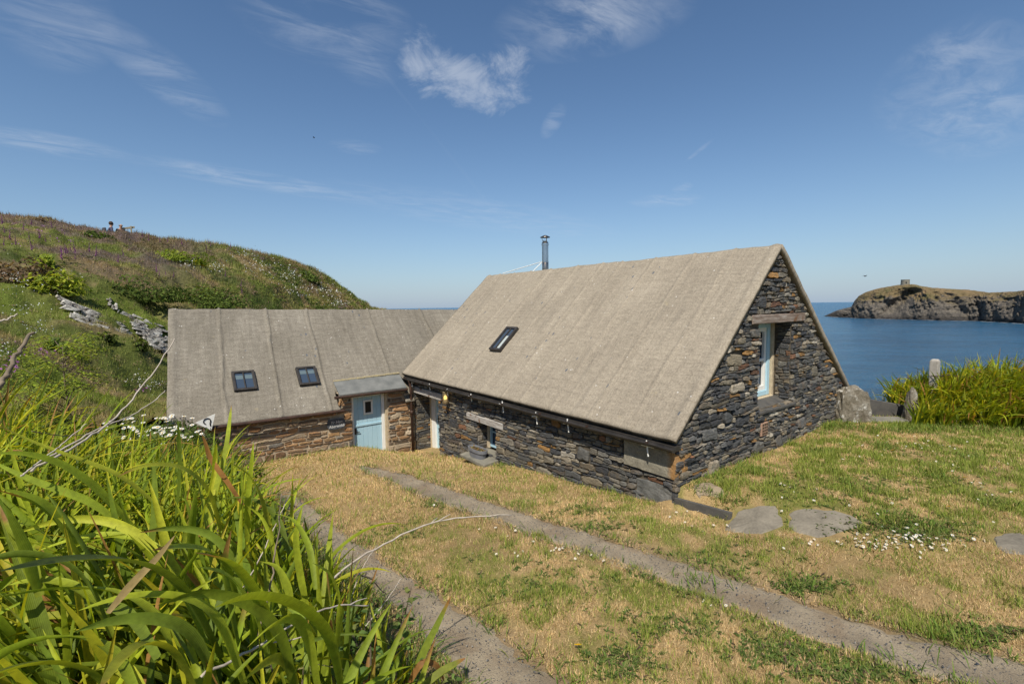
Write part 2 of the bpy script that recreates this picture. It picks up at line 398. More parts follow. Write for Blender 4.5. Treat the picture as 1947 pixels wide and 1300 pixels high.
def lawn_green(x, y):
    """0 dry straw .. 1 green"""
    n = fbm(x * .9 + 4, y * .9, 21, 4); n2 = fbm(x * 4.5, y * 4.5, 33, 4)
    g = .85 * sst(.42, .66, n * .45 + n2 * .55)
    right = sst(.0, 2.0, x) * sst(.6, -.3, y); g = np.clip(g + right * .48 * sst(.3, .6, n2), 0, 1)
    mid = sst(3.5, .5, y) * sst(-4.5, -3.2, x); g = g * (.38 + .62 * np.maximum(mid, right))
    near = sst(7.0, 4.5, y); g = g * (.25 + .75 * near)
    return np.clip(g, 0, 1)
STRAW = np.array([.52, .375, .19]); STRAW2 = np.array([.42, .295, .145]); GREEN = np.array([.17, .19, .05]); GREEN2 = np.array([.16, .19, .045])
xs = np.unique(np.round(np.r_[np.linspace(-60, -13, 30), np.linspace(-13, -8, 22), np.arange(-8, 11.5, .085), np.linspace(11.5, 60, 60)], 4))
ys = np.unique(np.round(np.r_[np.linspace(-60, -12, 25), np.linspace(-12, -5.5, 26), np.arange(-5.5, 10.6, .085), np.linspace(10.6, 60, 60)], 4))
gx, gy = np.meshgrid(xs, ys, indexing='ij'); gz = G(gx, gy)
td = track_dist(gx, gy)
gz = gz - .03 * sst(.1, -.05, td)
g_ = lawn_green(gx, gy)[..., None]; n_ = fbm(gx * 5, gy * 5, 3)[..., None]
brn_ = (.72 + .5 * fbm(gx * .7 + 3, gy * .7, 131, 4))[..., None] * np.array([1.0, .985, .95])
colg = brn_ * (STRAW * .80 * (1 - n_) + STRAW2 * .72 * n_) * (1 - g_) + (GREEN * .72 + np.array([.05, .04, .01])) * g_
soil = np.array([.24, .175, .11]); e_ = (sst(.22, .0, td) * .75)[..., None]; colg = colg * (1 - e_) + soil * e_
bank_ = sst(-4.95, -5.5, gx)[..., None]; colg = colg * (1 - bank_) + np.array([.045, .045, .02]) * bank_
far_ = np.clip(sst(11.0, 12.5, gx) + sst(10.6, 12, gy), 0, 1)[..., None]; colg = colg * (1 - far_) + np.array([.14, .13, .07]) * far_
def ground_fn(t, b):
    co = t.coord(); c = t.attr('col'); f = t.noise(co, 55, 5, .7); m = t.noise(t.mapping(co, (1, 1, 1)), 9, 5, .65); s = t.noise(t.mapping(co, (70, 14, 20), rot=(0, 0, .7)), 1.4, 4, .7)
    k = t.math('ADD', t.math('MULTIPLY', f, .45), t.math('ADD', t.math('MULTIPLY', m, .25), t.math('MULTIPLY', s, .3)))
    t.set(b.inputs['Base Color'], t.mix(1.0, c, t.ramp(k, [(.32, (.48, .46, .42)), (.5, (.95, .95, .95)), (.68, (1.35, 1.33, 1.28))]), 'MULTIPLY'))
    t.set(b.inputs['Normal'], t.bump(k, .9, .04))
M['ground'] = material('dry_turf_soil', ground_fn, rough=1.0, spec=.05)
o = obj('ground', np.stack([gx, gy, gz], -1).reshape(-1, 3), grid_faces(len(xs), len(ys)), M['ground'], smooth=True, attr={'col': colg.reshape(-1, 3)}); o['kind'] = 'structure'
def track_fn(t, b):
    co = t.coord(); n = t.noise(co, 2.2, 5, .6); f = t.noise(co, 60, 5, .75)
    base = t.ramp(t.math('ADD', t.math('MULTIPLY', n, .6), t.math('MULTIPLY', f, .4)), [(.33, (.205, .163, .112)), (.5, (.325, .266, .187)), (.67, (.445, .365, .255))])
    vo = t.n('ShaderNodeTexVoronoi'); vo.inputs['Scale'].default_value = 42; t.set(vo.inputs['Vector'], co)
    cs = t.n('ShaderNodeSeparateColor'); t.set(cs.inputs[0], vo.outputs['Color'])
    st = t.math('MULTIPLY', t.math('LESS_THAN', vo.outputs['Distance'], .33), t.math('GREATER_THAN', cs.outputs[0], .52))
    base = t.mix(t.math('MULTIPLY', st, .75), base, t.ramp(cs.outputs[1], [(0, (.055, .056, .062)), (.6, (.13, .128, .125)), (1, (.33, .31, .28))]))
    dirt = t.smooth(t.noise(co, 1.6, 5, .65), .50, .62); base = t.mix(t.math('MULTIPLY', dirt, .65), base, (.27, .20, .13))
    t.set(b.inputs['Base Color'], base); t.set(b.inputs['Normal'], t.bump(t.math('ADD', f, t.math('MULTIPLY', st, .6)), .9, .03))
M['track'] = material('stony_track', track_fn, rough=.95, spec=.15)
for (a, b) in tr_rs:
    n = len(a); W = 9; V = []
    dd = np.cumsum(np.r_[0, np.linalg.norm(np.diff((a + b) / 2, axis=0), axis=1)])
    for i in range(n):
        wv0 = .30 * (fbm(dd[i] * 3.1, 0, 41) - .5) + .25 * (fbm(dd[i] * 11, 0, 43) - .5); wv1 = .30 * (fbm(dd[i] * 3.1, 5, 47) - .5) + .25 * (fbm(dd[i] * 11, 3, 49) - .5)
        for k in range(W):
            s = k / (W - 1); s2 = s + wv0 * (1 - s) + wv1 * s
            p = a[i] * (1 - s2) + b[i] * s2
            z = G(p[0], p[1]) - .024 * math.sin(math.pi * s) - .018 + (.0 if 0 < k < W - 1 else -.03) + .01 * (fbm(p[0] * 9, p[1] * 9, 51) - .5) + .022
            V.append((p[0], p[1], z))
    o = obj('wheel_track', V, grid_faces(n, W), M['track'], smooth=True); o['kind'] = 'structure'

# ================================================================== SEA
SEA = -18.0
def sea_fn(t, b):
    co = t.coord(); g = t.n('ShaderNodeNewGeometry')
    n1 = t.noise(t.mapping(co, (.055, .11, .1), rot=(0, 0, .64)), 2.0, 6, .62); n2 = t.noise(t.mapping(co, (.5, 1.0, 1), rot=(0, 0, .64)), 1.2, 5, .6); n3 = t.noise(t.mapping(co, (.004, .012, 1), rot=(0, 0, .5)), 1.6, 4, .6)
    sw = t.mapping(t.mapping(co, rot=(0, 0, -.52)), (.22, .055, 1)); w1 = t.noise(sw, 1.0, 5, .65); w2 = t.noise(t.mapping(t.mapping(co, rot=(0, 0, -.52)), (.035, .008, 1)), 1.0, 5, .65)
    wv = t.math('ADD', t.math('MULTIPLY', w1, .55), t.math('MULTIPLY', w2, .45))  # light and dark of the ripples, painted into the water colour below
    t.set(b.inputs['Base Color'], t.mix(1.0, t.ramp(wv, [(.36, (.55, .60, .64)), (.5, (1, 1, 1)), (.64, (1.55, 1.45, 1.38))]), t.ramp(n3, [(.35, (.015, .086, .175)), (.65, (.026, .110, .205))]), 'MULTIPLY'))
    h = t.math('ADD', t.math('MULTIPLY', n1, 1.0), t.math('MULTIPLY', n2, .30))
    t.set(b.inputs['Normal'], t.bump(h, 1.0, 6.0))
M['sea'] = material('sea_water', sea_fn, rough=.22, spec=.34)
rr = np.r_[0, 20, 40, 80, 140, 220, 350, 600, 1000, 2000, 4000, 8000, 15000, 24000]; th = np.linspace(0, 2 * np.pi, 97)
RR, TH = np.meshgrid(rr, th, indexing='ij')
o = obj('sea', np.stack([C0[0] + RR * np.cos(TH), C0[1] + RR * np.sin(TH), np.full_like(RR, SEA)], -1).reshape(-1, 3), grid_faces(len(rr), len(th))[:, ::-1].copy(), M['sea']); o['kind'] = 'structure'

# ================================================================== HILL
cp = [(-900, 380, 40), (-500, 388, 43), (-150, 398, 44), (0, 411, 44), (100, 421, 43), (205, 437, 42), (300, 450, 44), (400, 462, 46), (480, 477, 49), (540, 492, 52), (600, 515, 56), (640, 538, 59), (680, 569, 62), (706, 584, 64), (735, 591, 66), (790, 640, 72), (880, 760, 80), (950, 860, 86)]
fp = [(-900, 900, 9), (-500, 790, 13), (-150, 752, 15), (0, 745, 16.5), (100, 742, 18), (205, 742, 20), (300, 750, 22), (400, 740, 25), (480, 715, 28), (540, 695, 32), (600, 680, 36), (640, 670, 40), (680, 665, 44), (706, 665, 48), (735, 670, 52), (790, 720, 60), (880, 830, 70), (950, 940, 78)]
CP = np.array([atd(*p) for p in cp]); FP = np.array([atd(*p) for p in fp])
NU, NVh = 420, 230
def hill_pt(s, v):
    """s in 0..1 along the ridge, v 0 foot .. 1 crest .. 1.7 behind"""
    k = np.linspace(0, 1, len(CP)); s = np.asarray(s, float); v = np.asarray(v, float)
    c = np.stack([np.interp(s, k, CP[:, i]) for i in range(3)], -1); f = np.stack([np.interp(s, k, FP[:, i]) for i in range(3)], -1)
    vv = v[..., None]
    p = f + (c - f) * vv
    vc = np.clip(v, 0, 1)
    prof = .9 * vc ** .92 + .1 * (vc - .06 * np.sin(vc * 9.0))
    prof = prof + .045 * np.exp(-((vc - .52) / .07) ** 2) * sst(.0, .4, 1 - np.abs(s - .33) * 3)
    prof = np.where(vc >= 1, 1.0, prof - (prof - 1) * 0)
    # normalise so that prof(1) = 1
    p1 = .9 + .1 * (1 - .06 * math.sin(9.0)); prof = np.where(vc >= 1, 1.0, prof * (1 / p1) * 1.0)
    z = f[..., 2] + (c[..., 2] - f[..., 2]) * np.minimum(prof, 1.02)
    z = z - np.maximum(v - 1, 0) * 3.0
    p[..., 2] = z
    x, y = p[..., 0], p[..., 1]
    amp = np.clip(v * 5, 0, 1) * np.clip(np.abs(v - 1) * 4 + .25, 0, 1)
    p[..., 2] += amp * (1.7 * (fbm(x * .16, y * .16, 61, 4) - .5) + .7 * (fbm(x * .6, y * .6, 63, 3) - .5)) + (.55 * (fbm(x * 1.5, y * 1.5, 67, 4) - .5))
    return p
hs, hv = np.meshgrid(np.linspace(0, 1, NU), np.linspace(-.25, 1.6, NVh), indexing='ij')
HP = hill_pt(hs, hv)
def hill_col(x, y, v):
    n = fbm(x * .22, y * .22, 71, 4); n2 = fbm(x * .7, y * .7, 73, 4); n3 = fbm(x * .13 + 7, y * .13, 77, 3)
    c = np.array([.165, .195, .05]) * np.ones(x.shape + (3,))
    def put(m, col):
        nonlocal c
        m = m[..., None]; c = c * (1 - m) + np.array(col) * m
    put(sst(.48, .62, n), (.25, .24, .085))
    put(sst(.50, .66, n2) * .85, (.28, .22, .115))
    put(sst(.50, .64, n3) * sst(.35, .8, v) * .75, (.19, .135, .095))
    put(sst(.58, .68, fbm(x * .35, y * .35, 79, 4)), (.095, .125, .035))
    put(sst(.60, .66, fbm(x * .45, y * .45, 83, 4)) * .8, (.33, .24, .14))
    put(sst(.55, .68, fbm(x * .3, y * .3, 87, 3)) * sst(.6, .2, v), (.17, .22, .04))
    az_ = np.arctan2(y - C0[1], x - C0[0]) - math.atan2(CF[1], CF[0])
    put(sst(.50, .66, az_) * sst(.42, .62, v) * sst(.36, .56, fbm(x * .5, y * .5, 89, 4)) * .8, (.185, .135, .135))
    return c
hc = hill_col(HP[..., 0], HP[..., 1], hv)
o = obj('hill', HP.reshape(-1, 3), grid_faces(NU, NVh), M['ground'], smooth=True, attr={'col': (hc * .66).reshape(-1, 3)}); o['kind'] = 'structure'
HU, HV_, HZ = project(HP.reshape(-1, 3)); hflat = HP.reshape(-1, 3); vflat = hv.ravel()
def hill_at(u, v):
    d = (HU - u) ** 2 + (HV_ - v) ** 2 + (vflat > 1.0) * 1e6 + (HZ < 1) * 1e6
    return hflat[int(np.argmin(d))]
def hill_sample(n, vlo=0.02, vhi=1.06, slo=.12, shi=.93):
    s = slo + (shi - slo) * rng.random(n); v = vlo + (vhi - vlo) * rng.random(n)
    return hill_pt(s, v), v

# ================================================================== FAR HEADLAND
ho = [(1566, 601, 601.5, 700), (1578, 596, 602, 690), (1592, 589.5, 603, 670), (1606, 586, 603.5, 655), (1618, 583, 604, 640), (1624, 571, 604.5, 630), (1632, 562, 605, 620), (1645, 555, 605.5, 605), (1665, 549, 606, 585), (1690, 544, 606.5, 565), (1715, 540.5, 607, 545), (1735, 540.5, 607.5, 535), (1750, 544, 608, 525), (1770, 547, 608.5, 515), (1800, 549, 609, 505), (1840, 551, 609.5, 492), (1862, 554, 610, 486), (1875, 556, 611, 478), (1900, 555.5, 612, 465), (1930, 554, 613.5, 448), (1947, 551.5, 615, 436), (2000, 545, 618, 410), (2200, 530, 630, 340), (2600, 500, 650, 300)]
hu = np.array([p[0] for p in ho], float)
NS = 420; uu = np.interp(np.linspace(0, 1, NS), np.linspace(0, 1, len(hu)), hu)
NT_ = 90; hw_V = np.zeros((NS, NT_, 3))
vtop = np.interp(uu, hu, [p[1] for p in ho]); vwl = np.interp(uu, hu, [p[2] for p in ho])
dist = np.array([np.hypot(*(onZ(a_, b_, SEA) - C0)[:2]) for a_, b_ in zip(uu, vwl)]); dist = np.convolve(np.r_[[dist[0]] * 8, dist, [dist[-1]] * 8], np.ones(17) / 17, 'valid')
for i in range(NS):
    q = atd(uu[i], vtop[i], dist[i] + 34); top = q[2]
    dirv = ray(uu[i], 600); dirv = np.array([dirv[0], dirv[1]]); dirv /= np.linalg.norm(dirv)
    for j in range(NT_):
        t = j / (NT_ - 1)
        if t < .6:
            a = t / .6; dd_ = dist[i] + 34 * a ** 1.5 - 6 * (1 - a); z = SEA - 3 + (top - SEA + 3) * (1 - (1 - a) ** 1.45)
        else:
            a = (t - .6) / .4; dd_ = dist[i] + 34 + 70 * a; z = top - 3.5 * a - (top - SEA) * max(0, a - .75) * 4 * .9
        hw_V[i, j] = (C0[0] + dirv[0] * dd_, C0[1] + dirv[1] * dd_, z)
P_ = hw_V
al = np.linspace(0, 1, NS)[:, None] * 200; ju = np.linspace(0, 1, NT_)[None, :]
rough_ = np.sin(np.clip(ju / .6, 0, 1) * np.pi) ** .6 * (ju < .6)
d1 = (fbm(al * .16 + ju * 4, ju * 5 + al * .05, 91, 5) - .5) * 17 * (1 - sst(.66, .95, np.clip(ju / .6, 0, 1))) + (fbm(al * .20 + ju * 5, ju * 26 - al * .16, 93, 4) - .5) * 11 * (1 - sst(.66, .95, np.clip(ju / .6, 0, 1))) + (np.abs(fbm(al * .5 - ju * 9, ju * 3, 95, 4) - .5)) * -8
# a deep cleft with an overhanging arm under the tower
ucol = uu[:, None] * np.ones_like(ju); ta = np.clip(ju / .6, 0, 1)
cl = np.exp(-(((ucol - 1722 - (ta - .55) * 75) / 17) ** 2)) * sst(.05, .2, ta) * sst(.88, .66, ta)
d1 = d1 + cl * 20
for i in range(NS):
    dirv = ray(uu[i], 600); dirv = np.array([dirv[0], dirv[1]]); dirv /= np.linalg.norm(dirv)
    P_[i, :, 0] += dirv[0] * d1[i] * rough_[0]; P_[i, :, 1] += dirv[1] * d1[i] * rough_[0]
P_[..., 2] += rough_ * (fbm(al * .6 + ju * 4, ju * 24 - al * .15, 97, 4) - .5) * 3.6 * (1 - .7 * sst(.40, .58, ju)) + (ju >= .5) * (fbm(al * .7, ju * 9, 99, 3) - .5) * .9
def head_fn(t, b):
    co = t.coord(); g = t.n('ShaderNodeNewGeometry'); sx = t.n('ShaderNodeSeparateXYZ'); t.set(sx.inputs[0], g.outputs['Normal']); pz = t.n('ShaderNodeSeparateXYZ'); t.set(pz.inputs[0], co)
    n1 = t.noise(co, .07, 6, .62); n2 = t.noise(t.mapping(co, (1, 1, 3.5), rot=(.5, .3, 0)), .12, 6, .68); n3 = t.noise(co, .6, 4, .65)
    rock = t.ramp(t.math('ADD', t.math('MULTIPLY', n2, .65), t.math('MULTIPLY', n3, .35)), [(.32, (.075, .072, .074)), (.48, (.155, .138, .118)), (.64, (.25, .215, .168))])
    gr = t.ramp(n1, [(.35, (.27, .19, .105)), (.55, (.215, .165, .085)), (.7, (.165, .155, .07))])
    f = t.smooth(t.math('ADD', t.math('ADD', t.math('MULTIPLY', sx.outputs[2], 9.0), t.math('MULTIPLY', t.math('SUBTRACT', n1, .5), 34.0)), pz.outputs[2]), 5.0, 16.0)
    base = t.mix(f, rock, gr)
    wet = t.smooth(pz.outputs[2], -11.0, -17.5); base = t.mix(t.math('MULTIPLY', wet, .7), base, (.022, .022, .026))
    t.set(b.inputs['Base Color'], base); t.set(b.inputs['Normal'], t.bump(t.math('ADD', n2, t.math('MULTIPLY', n3, .5)), 1.0, 5.0))
M['headland'] = material('headland_rock', head_fn, rough=.95, spec=.1)
o = obj('headland', P_.reshape(-1, 3), grid_faces(NS, NT_), M['headland'], smooth=False); o['kind'] = 'structure'
# broken surf along the foot of the headland
V, F = [], []
for k in range(46):
    u_ = rng.uniform(1575, 1960); d0 = float(np.interp(u_, uu, dist)) - 10 - rng.uniform(0, 5); a_ = atd(u_, 610, d0); L_ = rng.uniform(1.5, 6); w_ = rng.uniform(.5, 1.6); dv_ = ray(u_, 610); sx_ = np.array([dv_[1], -dv_[0], 0]); sx_ /= np.linalg.norm(sx_); fx_ = np.array([-sx_[1], sx_[0], 0]); b_ = len(V); c_ = np.array([a_[0], a_[1], SEA + .12])
    for j_ in range(10): t_ = 2 * math.pi * j_ / 10; V.append(c_ + sx_ * L_ * math.cos(t_) * rng.uniform(.6, 1.1) + fx_ * w_ * math.sin(t_) * rng.uniform(.5, 1.2))
    F.append(tuple(range(b_, b_ + 10)))
o = obj('surf', V, F, material('sea_foam', None, (.62, .64, .64), .8), None); o['kind'] = 'structure'
tw_c = atd(1721, 541, float(np.interp(1721, uu, dist)) + 36)
t = thing('watchtower', 'small round stone tower on top of the far headland', 'tower', tw_c - np.array([0, 0, 1.0]))
m = MB(); m.lathe(t.location, [(4.6, 0), (4.4, 1), (4.15, 6.1), (4.35, 6.2), (4.35, 6.9), (3.6, 6.9), (3.6, 5.8), (0.01, 5.8)], 20); m.build('tower_wall', M['slab'], t, recalc=False)
m = MB(); dv = (C0 - tw_c); dv[2] = 0; dv /= np.linalg.norm(dv); sd = np.array([-dv[1], dv[0], 0])
m.obox(np.array(t.location) + dv * 4.15 + np.array([0, 0, 3.2]) + sd * 1.0, dv * .3, sd * .55, np.array([0, 0, 1.0])); m.build('window', M['dark_int'], t)
# ================================================================== RUBBLE STONE PANELS
def stone_panel(O, U, N, u0, u1, vlo, vhi, inside_top, holes=(), rows=(.05, .13), lens=(.14, .6), nbig=0, tilt=0.0, depth=(.015, .055), seed=1, gap=.010, bigs=None, skip=.0, rag=.03):
    r = random.Random(seed); O, U, N = map(lambda q: np.asarray(q, float), (O, U, N)); Z = np.array([0, 0, 1.])
    V = []; F = []
    holes = list(holes); big = list(bigs or [])
    def stone(poly, dp):
        n = len(poly); cx = sum(p[0] for p in poly) / n; cy = sum(p[1] for p in poly) / n
        w = max(p[0] for p in poly) - min(p[0] for p in poly); h = max(p[1] for p in poly) - min(p[1] for p in poly)
        if w < .03 or h < .018: return
        b = len(V); tx = r.uniform(-.25, .25) * dp / max(w, .1); ty = r.uniform(-.5, .3) * dp / max(h, .05)
        for sc, d in ((1.0, -.03), (.985, dp * .55), (.86, dp)):
            ins = (1 - sc)
            for p in poly:
                dx, dy = p[0] - cx, p[1] - cy
                L = math.hypot(dx, dy) + 1e-6; k = max(.3, 1 - ins * min(w, h) * 1.1 / L) if sc < 1 else 1
                jit = r.uniform(-.14, .14) * dp if d > 0 else 0
                q = O + U * (cx + dx * k) + Z * (cy + dy * k) + N * (d + jit + (dx * tx + dy * ty if d > 0 else 0)); V.append(q)
        V.append(O + U * cx + Z * cy + N * dp * 1.06); c = len(V) - 1
        for i in range(n):
            j = (i + 1) % n
            F.append((b + i, b + j, b + n + j, b + n + i)); F.append((b + n + i, b + n + j, b + 2 * n + j, b + 2 * n + i)); F.append((b + 2 * n + i, b + 2 * n + j, c))
    def clampv(p):
        u, v = p; v = min(v, inside_top(u)); u = min(max(u, u0), u1); v = max(v, vlo)
        for (a, b2, c, d) in holes:
            if a < u < b2 and c < v < d:
                k = min((u - a, 0), (b2 - u, 1), (v - c, 2), (d - v, 3))[1]
                if k == 0: u = a
                elif k == 1: u = b2
                elif k == 2: v = c
                else: v = d
        return u, v
    def outline(ua, ub, fb, ft):
        pts = []; w = ub - ua; ne = max(2, int(w / .07)); hm = max(.01, ft((ua + ub) / 2) - fb((ua + ub) / 2)); cr = min(.35 * hm, .2 * w) * r.uniform(.4, 1.0); j = min(.010, hm * .09)
        sl = r.uniform(-.35, .35) * hm; sr = r.uniform(-.35, .35) * hm
        for i in range(ne + 1):
            u = ua + cr * .6 + (w - 1.2 * cr) * i / ne; e = cr * .45 * (1 if i in (0, ne) else 0); pts.append((u - (sl if i == 0 else 0) * .3, fb(u) + gap / 2 + e + r.uniform(-j, j)))
        pts.append((ub - gap / 2 + r.uniform(-.3, 0) * cr, fb(ub) + hm * r.uniform(.4, .6)))
        for i in range(ne, -1, -1):
            u = ua + cr * .6 + (w - 1.2 * cr) * i / ne; e = cr * .45 * (1 if i in (0, ne) else 0); pts.append((u + (sr if i == ne else 0) * .3, ft(u) - gap / 2 - e + r.uniform(-j, j)))
        pts.append((ua + gap / 2 + r.uniform(0, .3) * cr, fb(ua) + hm * r.uniform(.4, .6)))
        return [clampv(p) for p in pts]
    # a few large stones first
    tries = 0
    while len(big) < nbig + len(bigs or []) and tries < 500:
        tries += 1; w = r.uniform(.3, .62); h = r.uniform(.15, .28); a = r.uniform(u0, u1 - w); c = r.uniform(vlo, vhi - h)
        if c + h > min(inside_top(a), inside_top(a + w)) - .03: continue
        if any(a < q[1] + .05 and a + w > q[0] - .05 and c < q[3] + .02 and c + h > q[2] - .02 for q in holes + big): continue
        big.append((a, a + w, c, c + h))
    nb = [q for q in big if q not in (bigs or [])]
    for (a, b2, c, d) in nb:
        ph = r.uniform(0, 6)
        stone(outline(a, b2, lambda u: c + .02 * math.sin(u * 9 + ph), lambda u: d + .025 * math.sin(u * 7 + ph * 2)), r.uniform(*depth) * 1.1)
    holes = holes + big
    v = vlo - abs(tilt) * (u1 - u0); ri = 0
    def wob(ri):
        ph1 = _hash(np.array([ri]), np.array([seed]), 5)[0] * 6.28; ph2 = _hash(np.array([ri]), np.array([seed]), 9)[0] * 6.28
        return lambda u, b_: b_ + tilt * (u - u0) + .022 * math.sin(u * 2.3 + ph1) + .014 * math.sin(u * 6.1 + ph2)
    while v < vhi + abs(tilt) * (u1 - u0):
        h = r.choice((r.uniform(rows[0], rows[1]), r.uniform(rows[0], (rows[0] + rows[1]) / 2)))
        wb, wt = wob(ri), wob(ri + 1); fb = lambda u, v=v: wb(u, v); ft = lambda u, v=v, h=h: max(wt(u, v + h), wb(u, v) + .3 * h)
        u = u0 - r.uniform(0, .2)
        while u < u1:
            L = min(max(r.uniform(1.3, 5.5) * h, lens[0]), lens[1]) * r.uniform(.8, 1.1); ua, ub = max(u, u0), min(u + L, u1); u += L
            if ub - ua < .04: continue
            um = (ua + ub) / 2; vm = (fb(um) + ft(um)) / 2
            if vm < vlo - .02 or vm > inside_top(um) + .0 or r.random() < skip: continue
            bad = False
            for (a, b2, c, d) in holes:
                if c - .01 < vm < d + .01 and ub > a and ua < b2:
                    j = r.uniform(-rag, rag * .3)
                    if um < (a + b2) / 2: ub = min(ub, a - j if False else a + j * .6)
                    else: ua = max(ua, b2 - j * .6)
                    if ub - ua < .045: bad = True
            if bad: continue
            if h > .09 and r.random() < .22:       # split into two thin stones
                mid = lambda u, fb=fb, ft=ft: fb(u) * .5 + ft(u) * .5
                stone(outline(ua, ub, fb, mid), r.uniform(*depth)); stone(outline(ua, ub, mid, ft), r.uniform(*depth))
            else: stone(outline(ua, ub, fb, ft), r.uniform(*depth))
        v += h; ri += 1
    return V, F
def panels(name, specs, m, parent):
    V = []; F = []
    for (v, f) in specs:
        o = len(V); V += v; F += [tuple(i + o for i in q) for q in f]
    return obj(name, V, F, m, parent, recalc=True)

# ================================================================== MAIN COTTAGE
RX0, RXA, RX1, RZE, RZA, RY1 = 0.0, 3.627, 7.72, 1.2, 4.59, 10.55
SL, SR = (RZA - RZE) / (RXA - RX0), (RZA - RZE) / (RX1 - RXA)
cot = thing('stone_cottage', 'dark slate rubble cottage with a steep cement washed roof and steel flue', 'cottage', (3.8, 5.2, 0))
def roof_z(x): return np.where(x < RXA, RZE + (x - RX0) * SL, RZE + (RX1 - x) * SR)
def make_roof(name, m, parent, us, prof, ribs, along, thick, keep=None, ribh=.022, ribw=.05, skew=None, tilt=0.0, seed=3, wav=.03):
    """us: stations along the ridge; prof: list of (cross, z) points eave-ridge-eave, finely sampled; ribs: positions along us"""
    nu, nv = len(us), len(prof); pr = np.array(prof); s = np.r_[0, np.cumsum(np.hypot(np.diff(pr[:, 0]), np.diff(pr[:, 1])))]
    tang = np.gradient(pr, axis=0); tang /= np.linalg.norm(tang, axis=1)[:, None]; nrm = np.stack([-tang[:, 1], tang[:, 0]], 1)
    if nrm[len(nrm) // 4, 1] < 0: nrm = -nrm
    Ug, Sg = np.meshgrid(us, s, indexing='ij')
    h = .020 * (fbm(Ug * 1.1, Sg * .8, seed) - .5) * 2 + .012 * (fbm(Ug * 3.5, Sg * 3, seed + 2) - .5) * 2
    for i, c in enumerate(ribs):
        cc = c + wav * (fbm(Sg * .8, Sg * 0 + i * 7.7, seed + 5) - .5) * 2
        hh = ribh * (.55 + .9 * fbm(Sg * 1.3, Sg * 0 + i * 3.1, seed + 9))
        h = h + hh * np.exp(-((Ug - cc) / ribw) ** 2)
    e0 = np.minimum(np.abs(Ug - us[0]), np.abs(us[-1] - Ug)); h = h + .03 * np.exp(-((e0 - .12) / .09) ** 2)
    P = np.zeros((nu, nv, 3)); uo = Ug + (skew(Sg / s[-1]) * (us[-1] - Ug) / (us[-1] - us[0]) if skew else 0)
    wob = .02 * (fbm(Sg * 2.2, Sg * 0 + 1, seed + 11) - .5); uo = uo + wob
    cr = pr[:, 0][None, :] + nrm[:, 0][None, :] * h; zz = pr[:, 1][None, :] + nrm[:, 1][None, :] * h + tilt * (Ug - us[0])
    if along == 'Y': P[..., 0] = cr; P[..., 1] = uo
    else: P[..., 0] = uo; P[..., 1] = cr
    P[..., 2] = zz
    F = grid_faces(nu, nv)
    if keep is not None:
        cen = P.reshape(-1, 3)[F].mean(1); F = F[keep(cen)]
    if along == 'Y': F = F[:, ::-1].copy()
    o = obj(name, P.reshape(-1, 3), F, m, parent, smooth=True, attr={'ruv': np.stack([Ug, Sg, Sg * 0], -1).reshape(-1, 3)})
    me = o.data
    zn = sum(p.normal.z for p in me.polygons)
    if zn < 0: me.flip_normals()
    sd = o.modifiers.new('thickness', 'SOLIDIFY'); sd.thickness = thick; sd.offset = -1
    return o
def slope_profile(a, za, b, zb, c, zc, n1, n2):
    out = [(a + (b - a) * i / n1, za + (zb - za) * i / n1) for i in range(n1)]
    out += [(b + (c - b) * i / n2, zb + (zc - zb) * i / n2) for i in range(n2 + 1)]
    out[n1] = (out[n1][0], out[n1][1] - .015); return out
mr = make_roof('roof', M['roof_a'], cot, np.linspace(-.02, RY1, 300), slope_profile(RX0, RZE, RXA, RZA, RX1, RZE, 80, 60), [.95, 1.9, 3.0, 4.05, 4.75, 5.75, 6.95, 7.95, 8.9, 9.75], 'Y', .10, ribh=.024, ribw=.038, seed=13)
def top_front(u): return 1.20
def front_lo(y): return float(G(0.05, y)) - .25
WXF = .17
bigs_f = [(.10, 1.14, .50, 1.02), (.15, .86, .06, .34)]
door_h = (8.27, 9.85, -1.8, .62); win_h = (5.26, 6.12, -.42, .35)
sp = []
fp_ = stone_panel((WXF, 0, 0), (0, 1, 0), (-1, 0, 0), .06, 10.32, -1.75, 1.2, top_front, [door_h, win_h, (7.98, 9.98, .60, .83), (4.9, 6.6, .34, .53)], rows=(.045, .125), lens=(.16, .62), nbig=9, tilt=-.035, seed=5, bigs=bigs_f)
rv_d = stone_panel((WXF, 9.85, 0), (1, 0, 0), (0, -1, 0), 0, .5, -1.75, .66, lambda u: .66, rows=(.05, .12), lens=(.2, .5), seed=8, depth=(.01, .035))
rv_w = stone_panel((WXF, 6.12, 0), (1, 0, 0), (0, -1, 0), 0, .36, -.5, .36, lambda u: .36, rows=(.05, .12), lens=(.15, .36), seed=9, depth=(.01, .03))
def top_gable(x): return float(roof_z(np.array(x))) - .15
gw = (2.95, 4.40, 1.26, 2.98)
gp = stone_panel((0, .09, 0), (1, 0, 0), (0, -1, 0), .12, 7.56, -.05, 4.5, top_gable, [gw, (2.57, 5.0, 2.97, 3.17), (3.05, 3.36, .69, .98)], rows=(.04, .12), lens=(.13, .6), nbig=16, tilt=.012, seed=12, depth=(.02, .065), gap=.008)
rv_g = stone_panel((4.40, .09, 0), (0, 1, 0), (-1, 0, 0), 0, .30, 1.2, 3.0, lambda u: 3.0, rows=(.05, .12), lens=(.14, .3), seed=14, depth=(.01, .035))
panels('front_wall', [fp_, rv_d, rv_w], M['slate'], cot)
panels('gable_wall', [gp, rv_g], M['slate'], cot)
bp = stone_panel((7.54, 0, 0), (0, 1, 0), (1, 0, 0), .1, 10.3, -2.2, 1.1, lambda u: 1.1, rows=(.09, .2), lens=(.3, .8), seed=15)
